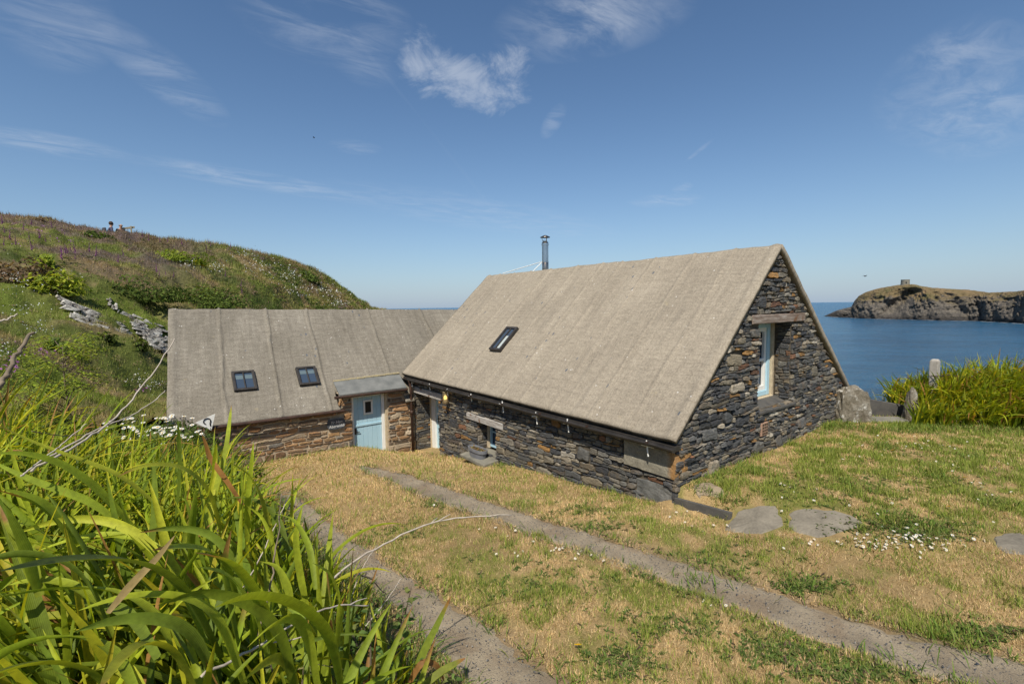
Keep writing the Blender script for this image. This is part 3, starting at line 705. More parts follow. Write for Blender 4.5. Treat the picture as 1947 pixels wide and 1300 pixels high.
fgp = stone_panel((0, 10.30, 0), (1, 0, 0), (0, 1, 0), .2, 7.5, .9, 4.5, top_gable, rows=(.1, .2), lens=(.3, .8), seed=16)
panels('rear_wall', [bp, fgp], M['slate'], cot)
# wall cores behind the stones
m = MB(); x0, x1 = WXF + .005, .62
for (a, b, c, d) in [(.1, 5.26, -1.8, 1.18), (5.26, 6.12, -1.8, -.46), (5.26, 6.12, .35, 1.18), (6.12, 8.27, -1.8, 1.18), (8.27, 9.85, .62, 1.18), (9.85, 10.29, -1.8, 1.18)]: m.box((x0, a, c), (x1, b, d))
gy0, gy1 = .098, .62
def prism(m, pts, y0, y1):
    n = len(pts); V = [(p[0], y0, p[1]) for p in pts] + [(p[0], y1, p[1]) for p in pts]
    m.add(V, [tuple(range(n)), tuple(range(2 * n - 1, n - 1, -1))] + [(i, i + n, (i + 1) % n + n, (i + 1) % n) for i in range(n)])
tg = lambda x: top_gable(x) - .0
prism(m, [(.625, -.8), (2.95, -.8), (2.95, tg(2.95)), (.625, tg(.625))], gy0, gy1)
prism(m, [(2.95, -.8), (4.4, -.8), (4.4, 1.25), (2.95, 1.25)], gy0, gy1)
prism(m, [(2.95, 2.98), (4.4, 2.98), (4.4, tg(4.4)), (RXA, tg(RXA)), (2.95, tg(2.95))], gy0, gy1)
prism(m, [(4.4, -.8), (7.53, -.8), (7.53, tg(7.53)), (4.4, tg(4.4))], gy0, gy1)
prism(m, [(.625, .5), (7.53, .5), (7.53, tg(7.53)), (RXA, tg(RXA)), (.625, tg(.625))], 9.9, 10.29)
m.box((7.0, .63, -3), (7.53, 9.89, 1.1))
m.build('wall_core', M['joint'], cot)
# plaster lining at the window reveals and far door reveal
m = MB(); m.box((4.30, .42, 1.27), (4.399, .56, 2.975)); m.box((2.95, .38, 1.27), (4.30, .60, 1.36)); m.build('plaster_reveal', M['plaster'], cot, bevel=.01)
m = MB(); m.box((.66, 9.812, -1.6), (.72, 9.848, .61)); m.build('plaster_reveal', M['plaster'], cot, bevel=.01)
m = MB(); m.box((.46, 6.0, -.42), (.56, 6.118, .345)); m.build('plaster_reveal', M['plaster'], cot, bevel=.01)
# special stones
def rough_block(name, mat_, parent, lo, hi, seed, amp=.03, cuts=5):
    bm = bmesh.new(); bmesh.ops.create_cube(bm, size=1); bmesh.ops.subdivide_edges(bm, edges=bm.edges[:], cuts=cuts, use_grid_fill=True)
    lo, hi = np.array(lo, float), np.array(hi, float); V = np.array([v.co[:] for v in bm.verts])
    r2 = np.linalg.norm(np.clip(np.abs(V) - .36, 0, 1), axis=1); V = V * (1 - .25 * np.clip(r2 - .08, 0, 1))[:, None]
    W = lo + (V + .5) * (hi - lo)
    nx = fbm(W[:, 1] * 5 + W[:, 0] * 3, W[:, 2] * 5, seed) - .5; ny = fbm(W[:, 0] * 5, W[:, 2] * 5 + W[:, 1] * 4, seed + 3) - .5; nz = fbm(W[:, 0] * 5, W[:, 1] * 5, seed + 7) - .5
    W += np.stack([nx, ny, nz], 1) * amp * 2
    F = [[v.index for v in f.verts] for f in bm.faces]; bm.free()
    return obj(name, W, F, mat_, parent, smooth=False, recalc=True)
rough_block('quoin_stone', M['quoin'], cot, (.10, .055, .50), (.50, 1.13, 1.03), 21, .02, 9)
rough_block('quoin_stone', M['greyq'], cot, (.135, .07, -.10), (.48, .86, .32), 25, .035, 9)
# timbers
m = MB(); m.box((.105, 7.97, .615), (.55, 9.99, .815)); m.build('door_lintel', M['wood'], cot, bevel=.012)
m = MB(); m.box((.11, 4.9, .345), (.5, 6.59, .515)); m.build('window_lintel', M['wood'], cot, bevel=.012)
m = MB(); m.box((2.57, .03, 2.985), (4.98, .5, 3.165)); m.build('window_lintel', M['wood_x'], cot, bevel=.015)
# gable window
w = MB(); fy0, fy1 = .47, .53
for b in [((2.96, fy0, 1.362), (3.06, fy1, 2.975)), ((4.18, fy0, 1.362), (4.299, fy1, 2.975)), ((3.06, fy0, 2.86), (4.18, fy1, 2.975)), ((3.06, fy0, 1.362), (4.18, fy1, 1.47))]: w.box(*b)
gwin = w.build('window', M['blue'], cot, bevel=.008)
s_ = MB()
for b in [((3.06, .50, 1.472), (3.15, .56, 2.858)), ((4.09, .50, 1.472), (4.178, .56, 2.858)), ((3.15, .50, 2.77), (4.09, .56, 2.858)), ((3.15, .50, 1.472), (4.09, .56, 1.58)), ((3.15, .49, 2.12), (4.09, .55, 2.185)), ((3.585, .52, 1.58), (3.63, .56, 2.12)), ((3.585, .52, 2.185), (3.63, .56, 2.77))]: s_.box(*b)
s_.build('sash', M['white'], gwin, bevel=.006)
s_ = MB(); s_.box((3.1, .575, 1.5), (4.15, .585, 2.84)); s_.build('pane', M['glass'], gwin)
s_ = MB(); s_.box((2.9, .63, 1.25), (4.35, .66, 3.0)); s_.build('backing', M['dark_int'], gwin)
m = MB(); m.hexa([(2.93, .02, 1.16), (4.62, .02, 1.14), (4.42, .46, 1.27), (2.96, .46, 1.27)], [(2.93, .02, 1.215), (4.62, .02, 1.195), (4.42, .46, 1.365), (2.96, .46, 1.365)]); m.build('window_sill', M['dark_slab'], cot, bevel=.01)
# air brick
m = MB(); m.box((3.06, .045, .70), (3.35, .2, .97)); vb = m.build('vent', M['clay'], cot, bevel=.01)
for i in range(3):
    for j in range(4): m = MB(); m.box((3.11 + i * .08, .038, .73 + j * .06), (3.155 + i * .08, .046, .765 + j * .06)); m.build('vent_opening', M['dark_int'], vb)
# front door in its deep recess
d = MB()
for b in [((.705, 9.55, -1.6), (.80, 9.81, .62)), ((.735, 8.3, .50), (.82, 9.57, .62)), ((.735, 8.2, -1.6), (.82, 8.3, .62))]: d.box(*b)
fr = d.build('door_frame', M['white'], cot, bevel=.008)
d = MB()
for k in range(6): d.box((.765, 8.302 + k * .211, -1.55), (.805, 8.302 + k * .211 + .206, .498))
dr = d.build('door', M['blue'], cot, bevel=.006)
d = MB(); d.box((.74, 9.36, -.42), (.765, 9.42, -.18)); d.tube([(.72, 9.4, -.28), (.715, 9.27, -.28)], .014); d.build('handle', M['black_metal'], dr)
d = MB(); d.box((.83, 8.1, -1.7), (.86, 9.84, .7)); d.build('backing', M['dark_int'], cot)
# little front window
w = MB()
for b in [((.50, 5.95, -.38), (.56, 6.06, .345)), ((.50, 5.27, -.38), (.56, 5.36, .345)), ((.50, 5.36, .26), (.56, 5.95, .345)), ((.50, 5.36, -.38), (.56, 5.95, -.29)), ((.515, 5.36, .02), (.55, 5.95, .06))]: w.box(*b)
fw = w.build('window', M['blue'], cot, bevel=.006)
w = MB(); w.box((.57, 5.3, -.35), (.58, 6.0, .33)); w.build('pane', M['glass'], fw)
m = MB(); m.hexa([(-.30, 5.12, -.60), (.5, 5.18, -.56), (.5, 6.3, -.56), (-.22, 6.4, -.62)], [(-.30, 5.12, -.50), (.5, 5.18, -.435), (.5, 6.3, -.435), (-.22, 6.4, -.53)]); m.build('window_sill', M['slab'], cot, bevel=.02)
# gutter, downpipe, fascia
m = MB(); gx_, gz_ = -.055, 1.075
V = []; n = 9; ysg = np.linspace(-.03, 10.72, 30); th_ = np.linspace(math.pi, 2 * math.pi, n)
for yy in ysg:
    for r2 in (.062, .052):
        for a in th_: V.append((gx_ + r2 * math.cos(a), yy, gz_ + r2 * math.sin(a) + .004 * math.sin(yy * 3)))
F = []
for i in range(len(ysg) - 1):
    for q in (0, n):
        for k in range(n - 1):
            a = i * 2 * n + q + k; F.append((a, a + 1, a + 1 + 2 * n, a + 2 * n))
    for k in (0, n - 1): a = i * 2 * n + k; F.append((a, a + n, a + 3 * n, a + 2 * n))
for e in (0, len(ysg) - 1):
    F.append(tuple(e * 2 * n + k for k in range(n)))
m.add(V, F); g_ = m.build('gutter', M['black_metal'], cot)
for yy in (.5, 1.9, 3.3, 4.7, 6.1, 7.5, 8.9, 10.2): m = MB(); m.box((-.06, yy, 1.05), (.16, yy + .03, 1.075)); m.build('bracket', M['rust_pipe'], g_)
m = MB(); m.box((.012, .0, 1.02), (.16, 10.5, 1.09)); m.build('fascia', M['black_metal'], cot)
m = MB(); m.tube([(-.055, 9.80, 1.03), (-.055, 9.80, .95), (-.04, 9.78, .82), (-.035, 9.78, .7), (-.02, 9.77, -1.45)], [.045] * 5, 12); m.tube([(-.026, 9.775, .05), (-.026, 9.775, -.08)], .056, 12); m.tube([(-.055, 9.80, 1.04), (-.055, 9.80, .97)], .056, 12); dpz = m.build('downpipe', M['rust_pipe'], cot, smooth=True)
# flue
fx, fy = 4.05, 7.72
m = MB(); m.lathe((fx, fy, 4.0), [(.108, 0), (.108, .86), (.114, .865), (.114, .90), (.108, .905), (.108, 1.42), (.122, 1.43), (.122, 1.49), (.108, 1.51), (.112, 1.53), (.075, 1.56), (.075, 1.60), (.01, 1.59)], 24)
fl = m.build('flue', M['steel'], cot, smooth=True, recalc=False); md = fl.modifiers.new('e', 'EDGE_SPLIT'); md.split_angle = .6
m = MB(); m.lathe((fx, fy, 4.0), [(.1083, .35), (.1093, .352), (.1093, .858), (.1083, .86)], 24); m.build('flue_sleeve', M['steel_rust'], fl, smooth=True)
m = MB(); m.lathe((fx, fy, 5.68), [(.0, .095), (.05, .085), (.165, .03), (.168, .012), (.15, .018), (.0, .06)], 24); cw = m.build('cowl', M['steel_rust'], fl, smooth=True)
for k in range(3):
    m = MB(); a = k * 2.1 + .4; m.tube([(fx + .07 * math.cos(a), fy + .07 * math.sin(a), 5.55), (fx + .12 * math.cos(a), fy + .12 * math.sin(a), 5.71)], .008, 6); m.build('cowl_strut', M['steel_rust'], cw)
pst = [onX(956, 521, RXA), onX(1013, 517, RXA + .05)]
for q, off in zip(pst, (-.1, .1)):
    m = MB(); m.tube([(fx, fy + off * .9, 4.93), (q[0], q[1], min(q[2] + .02, 4.66))], .013, 6); m.build('flue_stay', M['white'], cot)
# skylights (a frame with two panes, standing proud of the roof)
def skylight(parent, c, ux, uy, blind, name='skylight', bm=None):
    c, ux, uy = map(lambda q: np.asarray(q, float), (c, ux, uy)); n = np.cross(ux, uy); n /= np.linalg.norm(n)
    if n[2] < 0: n = -n
    lx, ly = np.linalg.norm(ux), np.linalg.norm(uy); ex, ey = ux / lx, uy / ly; t_ = .035; m = MB(); hz = n * .05; cc = c + n * .045
    for s2 in (-1, 1):
        m.obox(cc + ex * s2 * (lx - t_), ex * t_, ey * ly, hz); m.obox(cc + ey * s2 * (ly - t_) , ex * (lx - 2 * t_), ey * t_, hz * .98)
    m.obox(cc, ex * .016, ey * (ly - 2 * t_), hz * .92)
    f = m.build(name, M['black_metal'], parent, bevel=.008)
    m = MB(); m.obox(c + n * .05, ex * (lx - t_), ey * (ly - t_), n * .004); m.build('pane', M['glass'], f)
    for (a0, a1, b0, b1) in blind:
        m = MB(); q = c + n * .0555 + ex * lx * (a0 + a1) / 2 + ey * ly * (b0 + b1) / 2; m.obox(q, ex * lx * (a1 - a0) / 2, ey * ly * (b1 - b0) / 2, n * .0012); m.build('blind', bm or M['blind'], f)
    return f
nr = np.array([-SL, 0, 1]) / math.hypot(SL, 1); er = np.array([1, 0, SL]) / math.hypot(SL, 1)
q = [onplane(u, v, np.array([0, 0, RZE]), nr) for u, v in ((932, 666), (950, 668), (988, 627), (969, 625))]
skylight(cot, sum(q) / 4, np.array([0, .262, 0]), er * .45, [(-.80, -.08, -.86, .25)], bm=M['pale_blind'])

# ================================================================== LOW WING
wing = thing('low_cottage', 'long low cottage with grey ribbed roof, brown stone wall and blue door', 'cottage', (-2.0, 12.8, -.8))
WE, WZE, WR, WZR, WB = 9.72, .475, 12.8, 3.475, 15.9
TL_ = -.0155
wus = np.linspace(-6.5, 6.4, 330)
prof = slope_profile(WE, WZE, WR, WZR, WB, WZE, 70, 40)
def wkeep(c): return ~(((c[:, 0] > -2.32) & (c[:, 0] < -.22) & (c[:, 1] < 10.22)) | ((c[:, 0] > .10) & (c[:, 1] < 10.32)))
wr = make_roof('roof', M['roof_b'], wing, wus, prof, [-5.22, -3.9, -2.6, -.42, 1.75, 4.0], 'X', .085, keep=wkeep, ribh=.058, ribw=.030, skew=lambda s: .26 * np.minimum(s * 2, 1), tilt=TL_, seed=23, wav=.07)
def wz(y, x=-2.0): return WZE + (y - WE) * (WZR - WZE) / (WR - WE) + TL_ * (x + 6.5)
tf = lambda u: (.80 if -2.30 < u < -.2 else (.42 if u < -2 else .62))
wdh = (-1.93, -.80, -1.6, .74)
fpw = stone_panel((0, 9.9, 0), (1, 0, 0), (0, -1, 0), -6.12, .14, -1.7, .82, tf, [wdh, (-2.3, -.2, .74, .9)], rows=(.08, .22), lens=(.22, .70), nbig=9, seed=31, depth=(.012, .04), gap=.038)
panels('front_wall', [fpw], M['rust_stone'], wing)
gl = stone_panel((-6.12, 0, 0), (0, 1, 0), (-1, 0, 0), 9.95, 15.7, -1.5, 3.3, lambda y: min(wz(y, -6.4), wz(2 * WR - y, -6.4)) - .12, rows=(.09, .2), lens=(.3, .8), seed=33)
panels('gable_wall', [gl], M['rust_stone'], wing)
m = MB(); y0, y1 = 9.903, 10.4
for (a, b, c, d) in [(-6.11, -2.3, -1.8, .42), (-2.3, -1.93, -1.8, .86), (-1.93, -.8, .75, .86), (-.8, -.2, -1.8, .86), (-.2, .16, -1.8, .6)]: m.box((a, y0, c), (b, y1, d))
V = [(y, min(wz(y, -6.4), wz(2 * WR - y, -6.4)) - .12) for y in np.linspace(10.41, 15.65, 20)]
pts = [(10.41, -1.8)] + V + [(15.65, -1.8)]; pts = pts[::-1]; n = len(pts)
m.add([(-6.11, p[0], p[1]) for p in pts] + [(-5.9, p[0], p[1]) for p in pts], [tuple(range(n)), tuple(range(2 * n - 1, n - 1, -1))] + [(i, (i + 1) % n, (i + 1) % n + n, i + n) for i in range(n)])
m.box((-5.89, 15.2, -2.5), (6.3, 15.65, .35))
m.build('wall_core', M['mortar'], wing)
m = MB(); m.box((-.86, 9.93, -1.4), (-.795, 10.09, .742)); m.build('plaster_reveal', M['plaster'], wing)
# stable door
d = MB()
for b in [((-1.93, 10.02, -1.5), (-1.84, 10.12, .74)), ((-.955, 10.0, -1.5), (-.862, 10.12, .74)), ((-1.84, 10.02, .66), (-.955, 10.12, .74))]: d.box(*b)
d.build('door_frame', M['white'], wing, bevel=.008)
d = MB()
for k in range(6):
    a = -1.838 + k * .1467
    d.box((a, 10.055, -.22), (a + .1435, 10.10, .655)); d.box((a, 10.055, -1.5), (a + .1435, 10.10, -.235))
d.box((-1.838, 10.03, -.27), (-.958, 10.056, -.20))
dw = d.build('door', M['blue'], wing, bevel=.007)
wi = MB()
for b in [((-1.53, 10.025, .08), (-1.475, 10.054, .54)), ((-1.285, 10.025, .08), (-1.23, 10.054, .54)), ((-1.475, 10.025, .485), (-1.285, 10.054, .54)), ((-1.475, 10.025, .08), (-1.285, 10.054, .135))]: wi.box(*b)
wi = wi.build('door_window', M['white'], dw, bevel=.006)
d = MB(); d.box((-1.475, 10.045, .135), (-1.285, 10.0545, .485)); d.build('pane', M['dark_int'], wi)
d = MB(); d.box((-1.72, 10.035, .265), (-1.54, 10.052, .29)); d.build('hinge', M['blue'], dw)
d = MB(); d.box((-1.225, 10.035, .285), (-.965, 10.052, .31)); d.build('hinge', M['blue'], dw)
d = MB(); d.box((-1.83, 10.035, -.50), (-1.77, 10.054, -.30)); d.tube([(-1.80, 10.02, -.42), (-1.68, 10.015, -.43)], .013); d.build('handle', M['black_metal'], dw)
M['roof_fillet'] = noisy('lichened_mortar', (.26, .225, .17), (.40, .33, .16), 6, .9)
# slate hood over the door with its own gutter
m = MB(); fz = .875; m.hexa([(-2.36, 9.64, fz - .05), (-.24, 9.64, fz - .06), (-.16, 10.44, 1.20), (-2.32, 10.36, 1.14)], [(-2.36, 9.63, fz), (-.24, 9.63, fz - .01), (-.16, 10.44, 1.255), (-2.32, 10.36, 1.20)]); m.build('hood', M['dark_slab'] if False else noisy('hood_slate', (.10, .105, .10), (.21, .21, .195), 3, .8, .5, .02), wing, bevel=.008)
m = MB(); m.tube([(-2.5, 9.66, .80), (-.2, 9.66, .785)], .042, 10); m.build('hood_gutter', M['rust_pipe'], wing, smooth=False)
m = MB()
for k in range(9):
    a = -2.3 + k * .24; m.obox((a + .1, 10.37 + random.uniform(-.02, .02), 1.19 + k * .006), (.12, 0, 0), (0, .05, 0), (0, 0, .03))
m.build('mortar_fillet', M['roof_fillet'], wing, bevel=.02)
m = MB(); m.box((-2.30, 9.94, .40), (-2.27, 10.34, .84)); m.build('dormer_cheek', M['plaster'], wing)
m = MB(); m.tube([(-6.3, 9.66, .44), (-2.22, 9.66, .385)], .045, 10); wg = m.build('gutter', M['rust_pipe'], wing)
for xx in (-5.0, -3.7, -2.5): m = MB(); m.tube([(xx, 9.88, .28), (xx, 9.80, .26), (xx, 9.68, .36)], .016, 6); m.build('bracket', M['clay'], wg)
nw = np.array([0, -(WZR - WZE), WR - WE]); nw = nw / np.linalg.norm(nw); ew = np.array([0, WR - WE, WZR - WZE]); ew = ew / np.linalg.norm(ew)
for qd, bl in ((((441, 709), (483, 707), (487, 742), (445, 746)), [(-.84, -.06, .18, .58), (.06, .80, .18, .58), (.80, .86, -.86, .9)]), (((562, 701), (600, 699), (606, 731), (569, 735)), [(-.84, -.06, .22, .60), (.06, .78, .22, .60), (.78, .86, -.86, .6)])):
    q = [onplane(u, v, np.array([0, WE, WZE + TL_ * 3]), nw) for u, v in qd]
    skylight(wing, sum(q) / 4, np.array([.285, 0, -.004]), ew * .345, bl)

# ================================================================== SMALL FITTINGS
# house sign
def text_mesh(body, size, name, m, parent, org, ex, ez, en, shear=0):
    cu = bpy.data.curves.new(name, 'FONT'); cu.body = body; cu.size = size; cu.extrude = .003; cu.align_x = 'CENTER'; cu.shear = shear
    tmp = bpy.data.objects.new(name, cu); COL.objects.link(tmp)
    bpy.context.view_layer.update(); dg = bpy.context.evaluated_depsgraph_get(); me = bpy.data.meshes.new_from_object(tmp.evaluated_get(dg)); bpy.data.objects.remove(tmp)
    V = [np.asarray(org) + v.co.x * np.asarray(ex) + v.co.y * np.asarray(ez) + v.co.z * np.asarray(en) for v in me.vertices]; F = [tuple(p.vertices) for p in me.polygons]
    return obj(name, V, F, m, parent)
sg = thing('house_sign', 'oval slate house sign with pale lettering on the brown stone wall beside the blue door', 'sign', (-2.43, 9.84, -.02))
ol = []
for k in range(40):
    a = 2 * math.pi * k / 40; c_, s_ = math.cos(a), math.sin(a); ol.append((.265 * math.copysign(abs(c_) ** .45, c_), .165 * math.copysign(abs(s_) ** .6, s_)))
m = MB(); c = np.array(sg.location); n = len(ol); V = [c + np.array([p[0], -.012, p[1]]) for p in ol] + [c + np.array([p[0], .02, p[1]]) for p in ol]
m.add(V, [tuple(range(n)), tuple(range(2 * n - 1, n - 1, -1))] + [(i, i + n, (i + 1) % n + n, (i + 1) % n) for i in range(n)]); m.build('board', M['sign'], sg, bevel=.006)
text_mesh('Yr Hen', .115, 'lettering', M['letters'], sg, c + np.array([0, -.015, .02]), (1, 0, .02), (0, 0, 1), (0, -1, 0), .2)
text_mesh('Abereiddi', .115, 'lettering', M['letters'], sg, c + np.array([0, -.015, -.10]), (1, 0, .02), (0, 0, 1), (0, -1, 0), .2)
# wall lantern
lx = onX(846, 755, -.03)
lt = thing('wall_lantern', 'lit brass wall lantern beside the lintel of the deep doorway', 'lantern', (0.0, float(lx[1]), float(lx[2])))
c = np.array(lt.location)
m = MB(); m.lathe(c + np.array([-.02, 0, 0]), [(.0, .19), (.06, .175), (.085, .15), (.085, .14), (.0, .14)], 14); m.lathe(c + np.array([-.02, 0, 0]), [(.0, -.19), (.07, -.19), (.085, -.17), (.085, -.13), (.0, -.13)], 14)
m.tube([c + np.array([-.02, 0, .18]), c + np.array([.16, 0, .19])], .015, 6)
for k in range(4):
    a = k * math.pi / 2 + .4; m.tube([c + np.array([-.02 + .083 * math.cos(a), .083 * math.sin(a), -.14]), c + np.array([-.02 + .083 * math.cos(a), .083 * math.sin(a), .15])], .006, 5)
m.build('housing', M['brass'], lt, recalc=False)
m = MB(); m.lathe(c + np.array([-.02, 0, 0]), [(.074, -.13), (.074, .14)], 16); m.build('lamp_glass', M['lampglass'], lt, smooth=True)
m = MB(); m.lathe(c + np.array([-.02, 0, 0]), [(0, -.07), (.022, -.065), (.04, -.03), (.034, .02), (.014, .055), (0, .06)], 12); m.build('bulb', M['bulb'], lt, smooth=True)
# white crosses hanging under the gutter
cross_px = [(783, 727), (817, 734), (851, 744), (896, 754), (956, 771), (1020, 792), (1080, 806), (1231, 849)]
where = ['in the shadow beside the rusty downpipe', 'over the timber door lintel', 'above the brass lantern', 'first to the right of the brass lantern', 'above the little window lintel', 'midway along the eave, right of the little window', 'second from the house corner', 'in front of the corner quoin']
for k, (u, v) in enumerate(cross_px):
    p = onX(u, v, .0); nm = 'hanging_cross'
    t_ = thing(nm, 'white stick cross hanging under the gutter ' + where[k], 'ornament', (0.0, float(p[1]), float(p[2])), 0, 'white crosses hanging under the gutter')
    c = np.array(t_.location); a = random.uniform(-.25, .25); sc = .8 + .25 * (k > 3)
    m = MB(); m.tube([c + sc * np.array([0, .02, .10]), c + sc * np.array([.01, -.01, -.16])], .013, 6); m.tube([c + sc * np.array([-.05, .085, .02 + a * .1]), c + sc * np.array([.05, -.085, .0 - a * .1])], .012, 6); m.build('sticks', M['white'], t_)
    m = MB(); m.tube([c + sc * np.array([0, .02, .10]), (-.02, c[1] + .03, 1.0)], .004, 5); m.build('string', M['twig'], t_)
# planter on the little window sill
pc = np.array([-.06, 5.78, -.50])
pl = thing('planter', 'grey oval planter of wilted plants on the little window sill', 'planter', pc)
def oval(c, a, b, z, n=24): return [c + np.array([b * math.copysign(abs(math.sin(t)) ** .7, math.sin(t)), a * math.copysign(abs(math.cos(t)) ** .7, math.cos(t)), z]) for t in np.linspace(0, 2 * math.pi, n, endpoint=False)]
m = MB(); rings = [oval(pc, .30, .115, 0), oval(pc, .33, .125, .14), oval(pc, .335, .13, .15), oval(pc, .36, .148, .155), oval(pc, .365, .15, .235), oval(pc, .335, .13, .235), oval(pc, .325, .122, .17), oval(pc, .02, .01, .17)]
V = [p for r_ in rings for p in r_]; F = [(i * 24 + k, i * 24 + (k + 1) % 24, (i + 1) * 24 + (k + 1) % 24, (i + 1) * 24 + k) for i in range(len(rings) - 1) for k in range(24)]
m.add(V, F); m.build('pot', M['planter'], pl, smooth=False, recalc=False)
m = MB(); m.add(oval(pc, .33, .125, .19), [tuple(range(24))]); m.build('soil', M['soil'], pl, recalc=False)
PLANTER = (pl, pc)
# white notice at the corner of the low roof
p = onY(392, 803, 9.55)
nb = thing('white_notice', 'small white pointed notice with a black ring mark at the low roof corner', 'notice', p)
m = MB(); c = np.array(p)
V2 = [(-.22, .03), (.20, .19), (.10, -.22)]; V = [c + np.array([a, -.008, b]) for a, b in V2] + [c + np.array([a, .012, b]) for a, b in V2]
m.add(V, [(0, 2, 1), (3, 4, 5), (0, 1, 4, 3), (1, 2, 5, 4), (2, 0, 3, 5)]); m.build('board', M['white'], nb)
m = MB(); rg = [c + np.array([.02 + .075 * math.cos(a), -.013, .03 + .075 * math.sin(a)]) for a in np.linspace(-.6, 4.2, 16)]; m.tube(rg, .014, 5); m.tube([c + np.array([.08, -.013, -.02]), c + np.array([.085, -.013, -.10])], .014, 5); m.build('ring_mark', M['dark_int'], nb)
m = MB(); m.tube([c + np.array([-.05, .02, -.1]), c + np.array([-.05, .05, -1.2])], .018, 6); m.build('stake', M['rail'], nb)

# ================================================================== STILE, STONES, EDGING
st_c = atd(1611, 800, 14.6)
ss = thing('standing_stone', 'tall lichen covered boulder leaning on the house corner', 'boulder', (st_c[0], st_c[1], .2))
def boulder(name, parent, c, sx, sy, sz, seed, m, top=.6, rot=0.0, sub=4, lean=(0, 0)):
    bm = bmesh.new(); bmesh.ops.create_cube(bm, size=2); bmesh.ops.subdivide_edges(bm, edges=bm.edges[:], cuts=sub * 2, use_grid_fill=True)
    V = np.array([v.co[:] for v in bm.verts]); F = [[v.index for v in f.verts] for f in bm.faces]; bm.free()
    L = np.linalg.norm(V, axis=1); V = V * (.55 + .45 / L)[:, None]
    n1 = fbm(V[:, 0] * 1.3 + V[:, 2] * .9 + seed, V[:, 1] * 1.3 - V[:, 2] * .7, seed, 4) - .5; n2 = fbm(V[:, 0] * 5 + V[:, 2] * 3, V[:, 1] * 5 + V[:, 2] * 4, seed + 4, 3) - .5
    V = V * (1 + .38 * n1 + .14 * n2)[:, None]; k = (V[:, 2] + 1) / 2; w = 1 - (1 - top) * np.clip(k, 0, 1); V[:, 0] *= w; V[:, 1] *= w
    V = V * np.array([sx, sy, sz]); V[:, 0] += lean[0] * k; V[:, 1] += lean[1] * k
    cr, sr = math.cos(rot), math.sin(rot); V = np.stack([V[:, 0] * cr - V[:, 1] * sr, V[:, 0] * sr + V[:, 1] * cr, V[:, 2]], 1) + np.asarray(c)
    return obj(name, V, F, m, parent, smooth=False, recalc=True)
vr = math.atan2(CF[1], CF[0]) - math.pi / 2
boulder('stone', ss, (st_c[0], st_c[1], .62), .43, .38, .64, 3, M['lichen'], .88, vr, 6, (-.02, 0))
gs = atd(1676, 800, 15.6); side = np.array([math.cos(vr - .12), math.sin(vr - .12), 0]); dep = np.array([-side[1], side[0], 0])
sl = thing('slate_slab', 'upright dark slate slab closing the gap beside the tall boulder', 'slab', (gs[0], gs[1], .25))
m = MB(); q0 = np.array([gs[0], gs[1], 0])
def zz(u, v, p): d = ray(u, v); s = ((p - C0)[:2] @ d[:2]) / (d[:2] @ d[:2]); return C0[2] + d[2] * s
pA, pB = q0 - side * .62, q0 + side * .66
m.hexa([pA + np.array([0, 0, -.1]), pB + np.array([0, 0, -.1]), pB + dep * .08 + np.array([0, 0, -.1]), pA + dep * .08 + np.array([0, 0, -.1])], [pA + np.array([0, 0, zz(1641, 755, pA)]), pB + np.array([0, 0, zz(1712, 770, pB)]), pB + dep * .08 + np.array([0, 0, zz(1712, 770, pB)]), pA + dep * .08 + np.array([0, 0, zz(1641, 755, pA)])]); m.build('stone', M['dark_slab'], sl, bevel=.02)
p = atd(1732, 800, 15.5); s2 = thing('pointed_stone', 'small pointed grey stone half buried in leaves beside the slate slab', 'stone', (p[0], p[1], .3)); boulder('stone', s2, (p[0], p[1], .70), .20, .18, .50, 9, M['lichen'], .35, vr, 4)
p = atd(1668, 812, 15.0); s3 = thing('step_stone', 'flat pale step stone at the foot of the upright slate slab', 'step', (p[0], p[1], .3)); 
m = MB(); q0 = np.array([p[0], p[1], .40]); m.obox(q0 - np.array([0, 0, .05]), side * .62, dep * .22, np.array([0, 0, .085])); m.build('stone', M['slab'], s3, bevel=.04)
pp = atd(1774, 760, 16.6); pd = np.array([pp[0], pp[1], 0]); fp2 = thing('fence_post', 'square speckled concrete fence post standing in the montbretia', 'post', (pp[0], pp[1], .2))
zt = zz(1774, 683, pd); ang = vr + .55; ex, ey = np.array([math.cos(ang), math.sin(ang), 0]) * .095, np.array([-math.sin(ang), math.cos(ang), 0]) * .095
m = MB(); b0 = pd + np.array([0, 0, -.2]); t0_ = pd + np.array([0, 0, zt - .04]); B = [b0 - ex - ey, b0 + ex - ey, b0 + ex + ey, b0 - ex + ey]; T = [t0_ + (q - b0) * .93 for q in B]; m.hexa(B, T); m.hexa(T, [t0_ + (q - b0) * .6 + np.array([0, 0, .05]) for q in B]); m.build('shaft', M['concrete'], fp2, bevel=.012)
m = MB(); lv = pd + np.array([0, 0, zt - .42]); 
m.tube([lv - side * .19 + dep * -.16, lv + side * .18 + dep * -.13, lv + side * .20 + dep * .02], .012, 6)
wl = [lv + side * (.2 + .18 * k) + np.array([0, 0, -.01 * k + .02 * math.sin(k * 1.7)]) for k in range(9)]; m.tube(wl, .008, 5); m.tube([q + np.array([0, 0, .02 * math.sin(i * 2.5)]) for i, q in enumerate(wl)], .006, 5); m.build('wire', M['rust_pipe'], fp2)
ed = thing('slate_edging', 'dark slate edging strip running out from the house corner between path and lawn', 'edging', (.25, -.4, .1))
e0 = ground_at(1283, 957); e1 = ground_at(1392, 980); dv = e1 - e0; dv[2] = 0; Ld = np.linalg.norm(dv); dv /= Ld; nv_ = np.array([-dv[1], dv[0], 0])
m = MB(); mid = (e0 + e1) / 2; m.obox(np.array([mid[0], mid[1], .10]), dv * Ld / 2, nv_ * .025, np.array([0, 0, .11])); m.build('slab', M['dark_slab'], ed, bevel=.008)
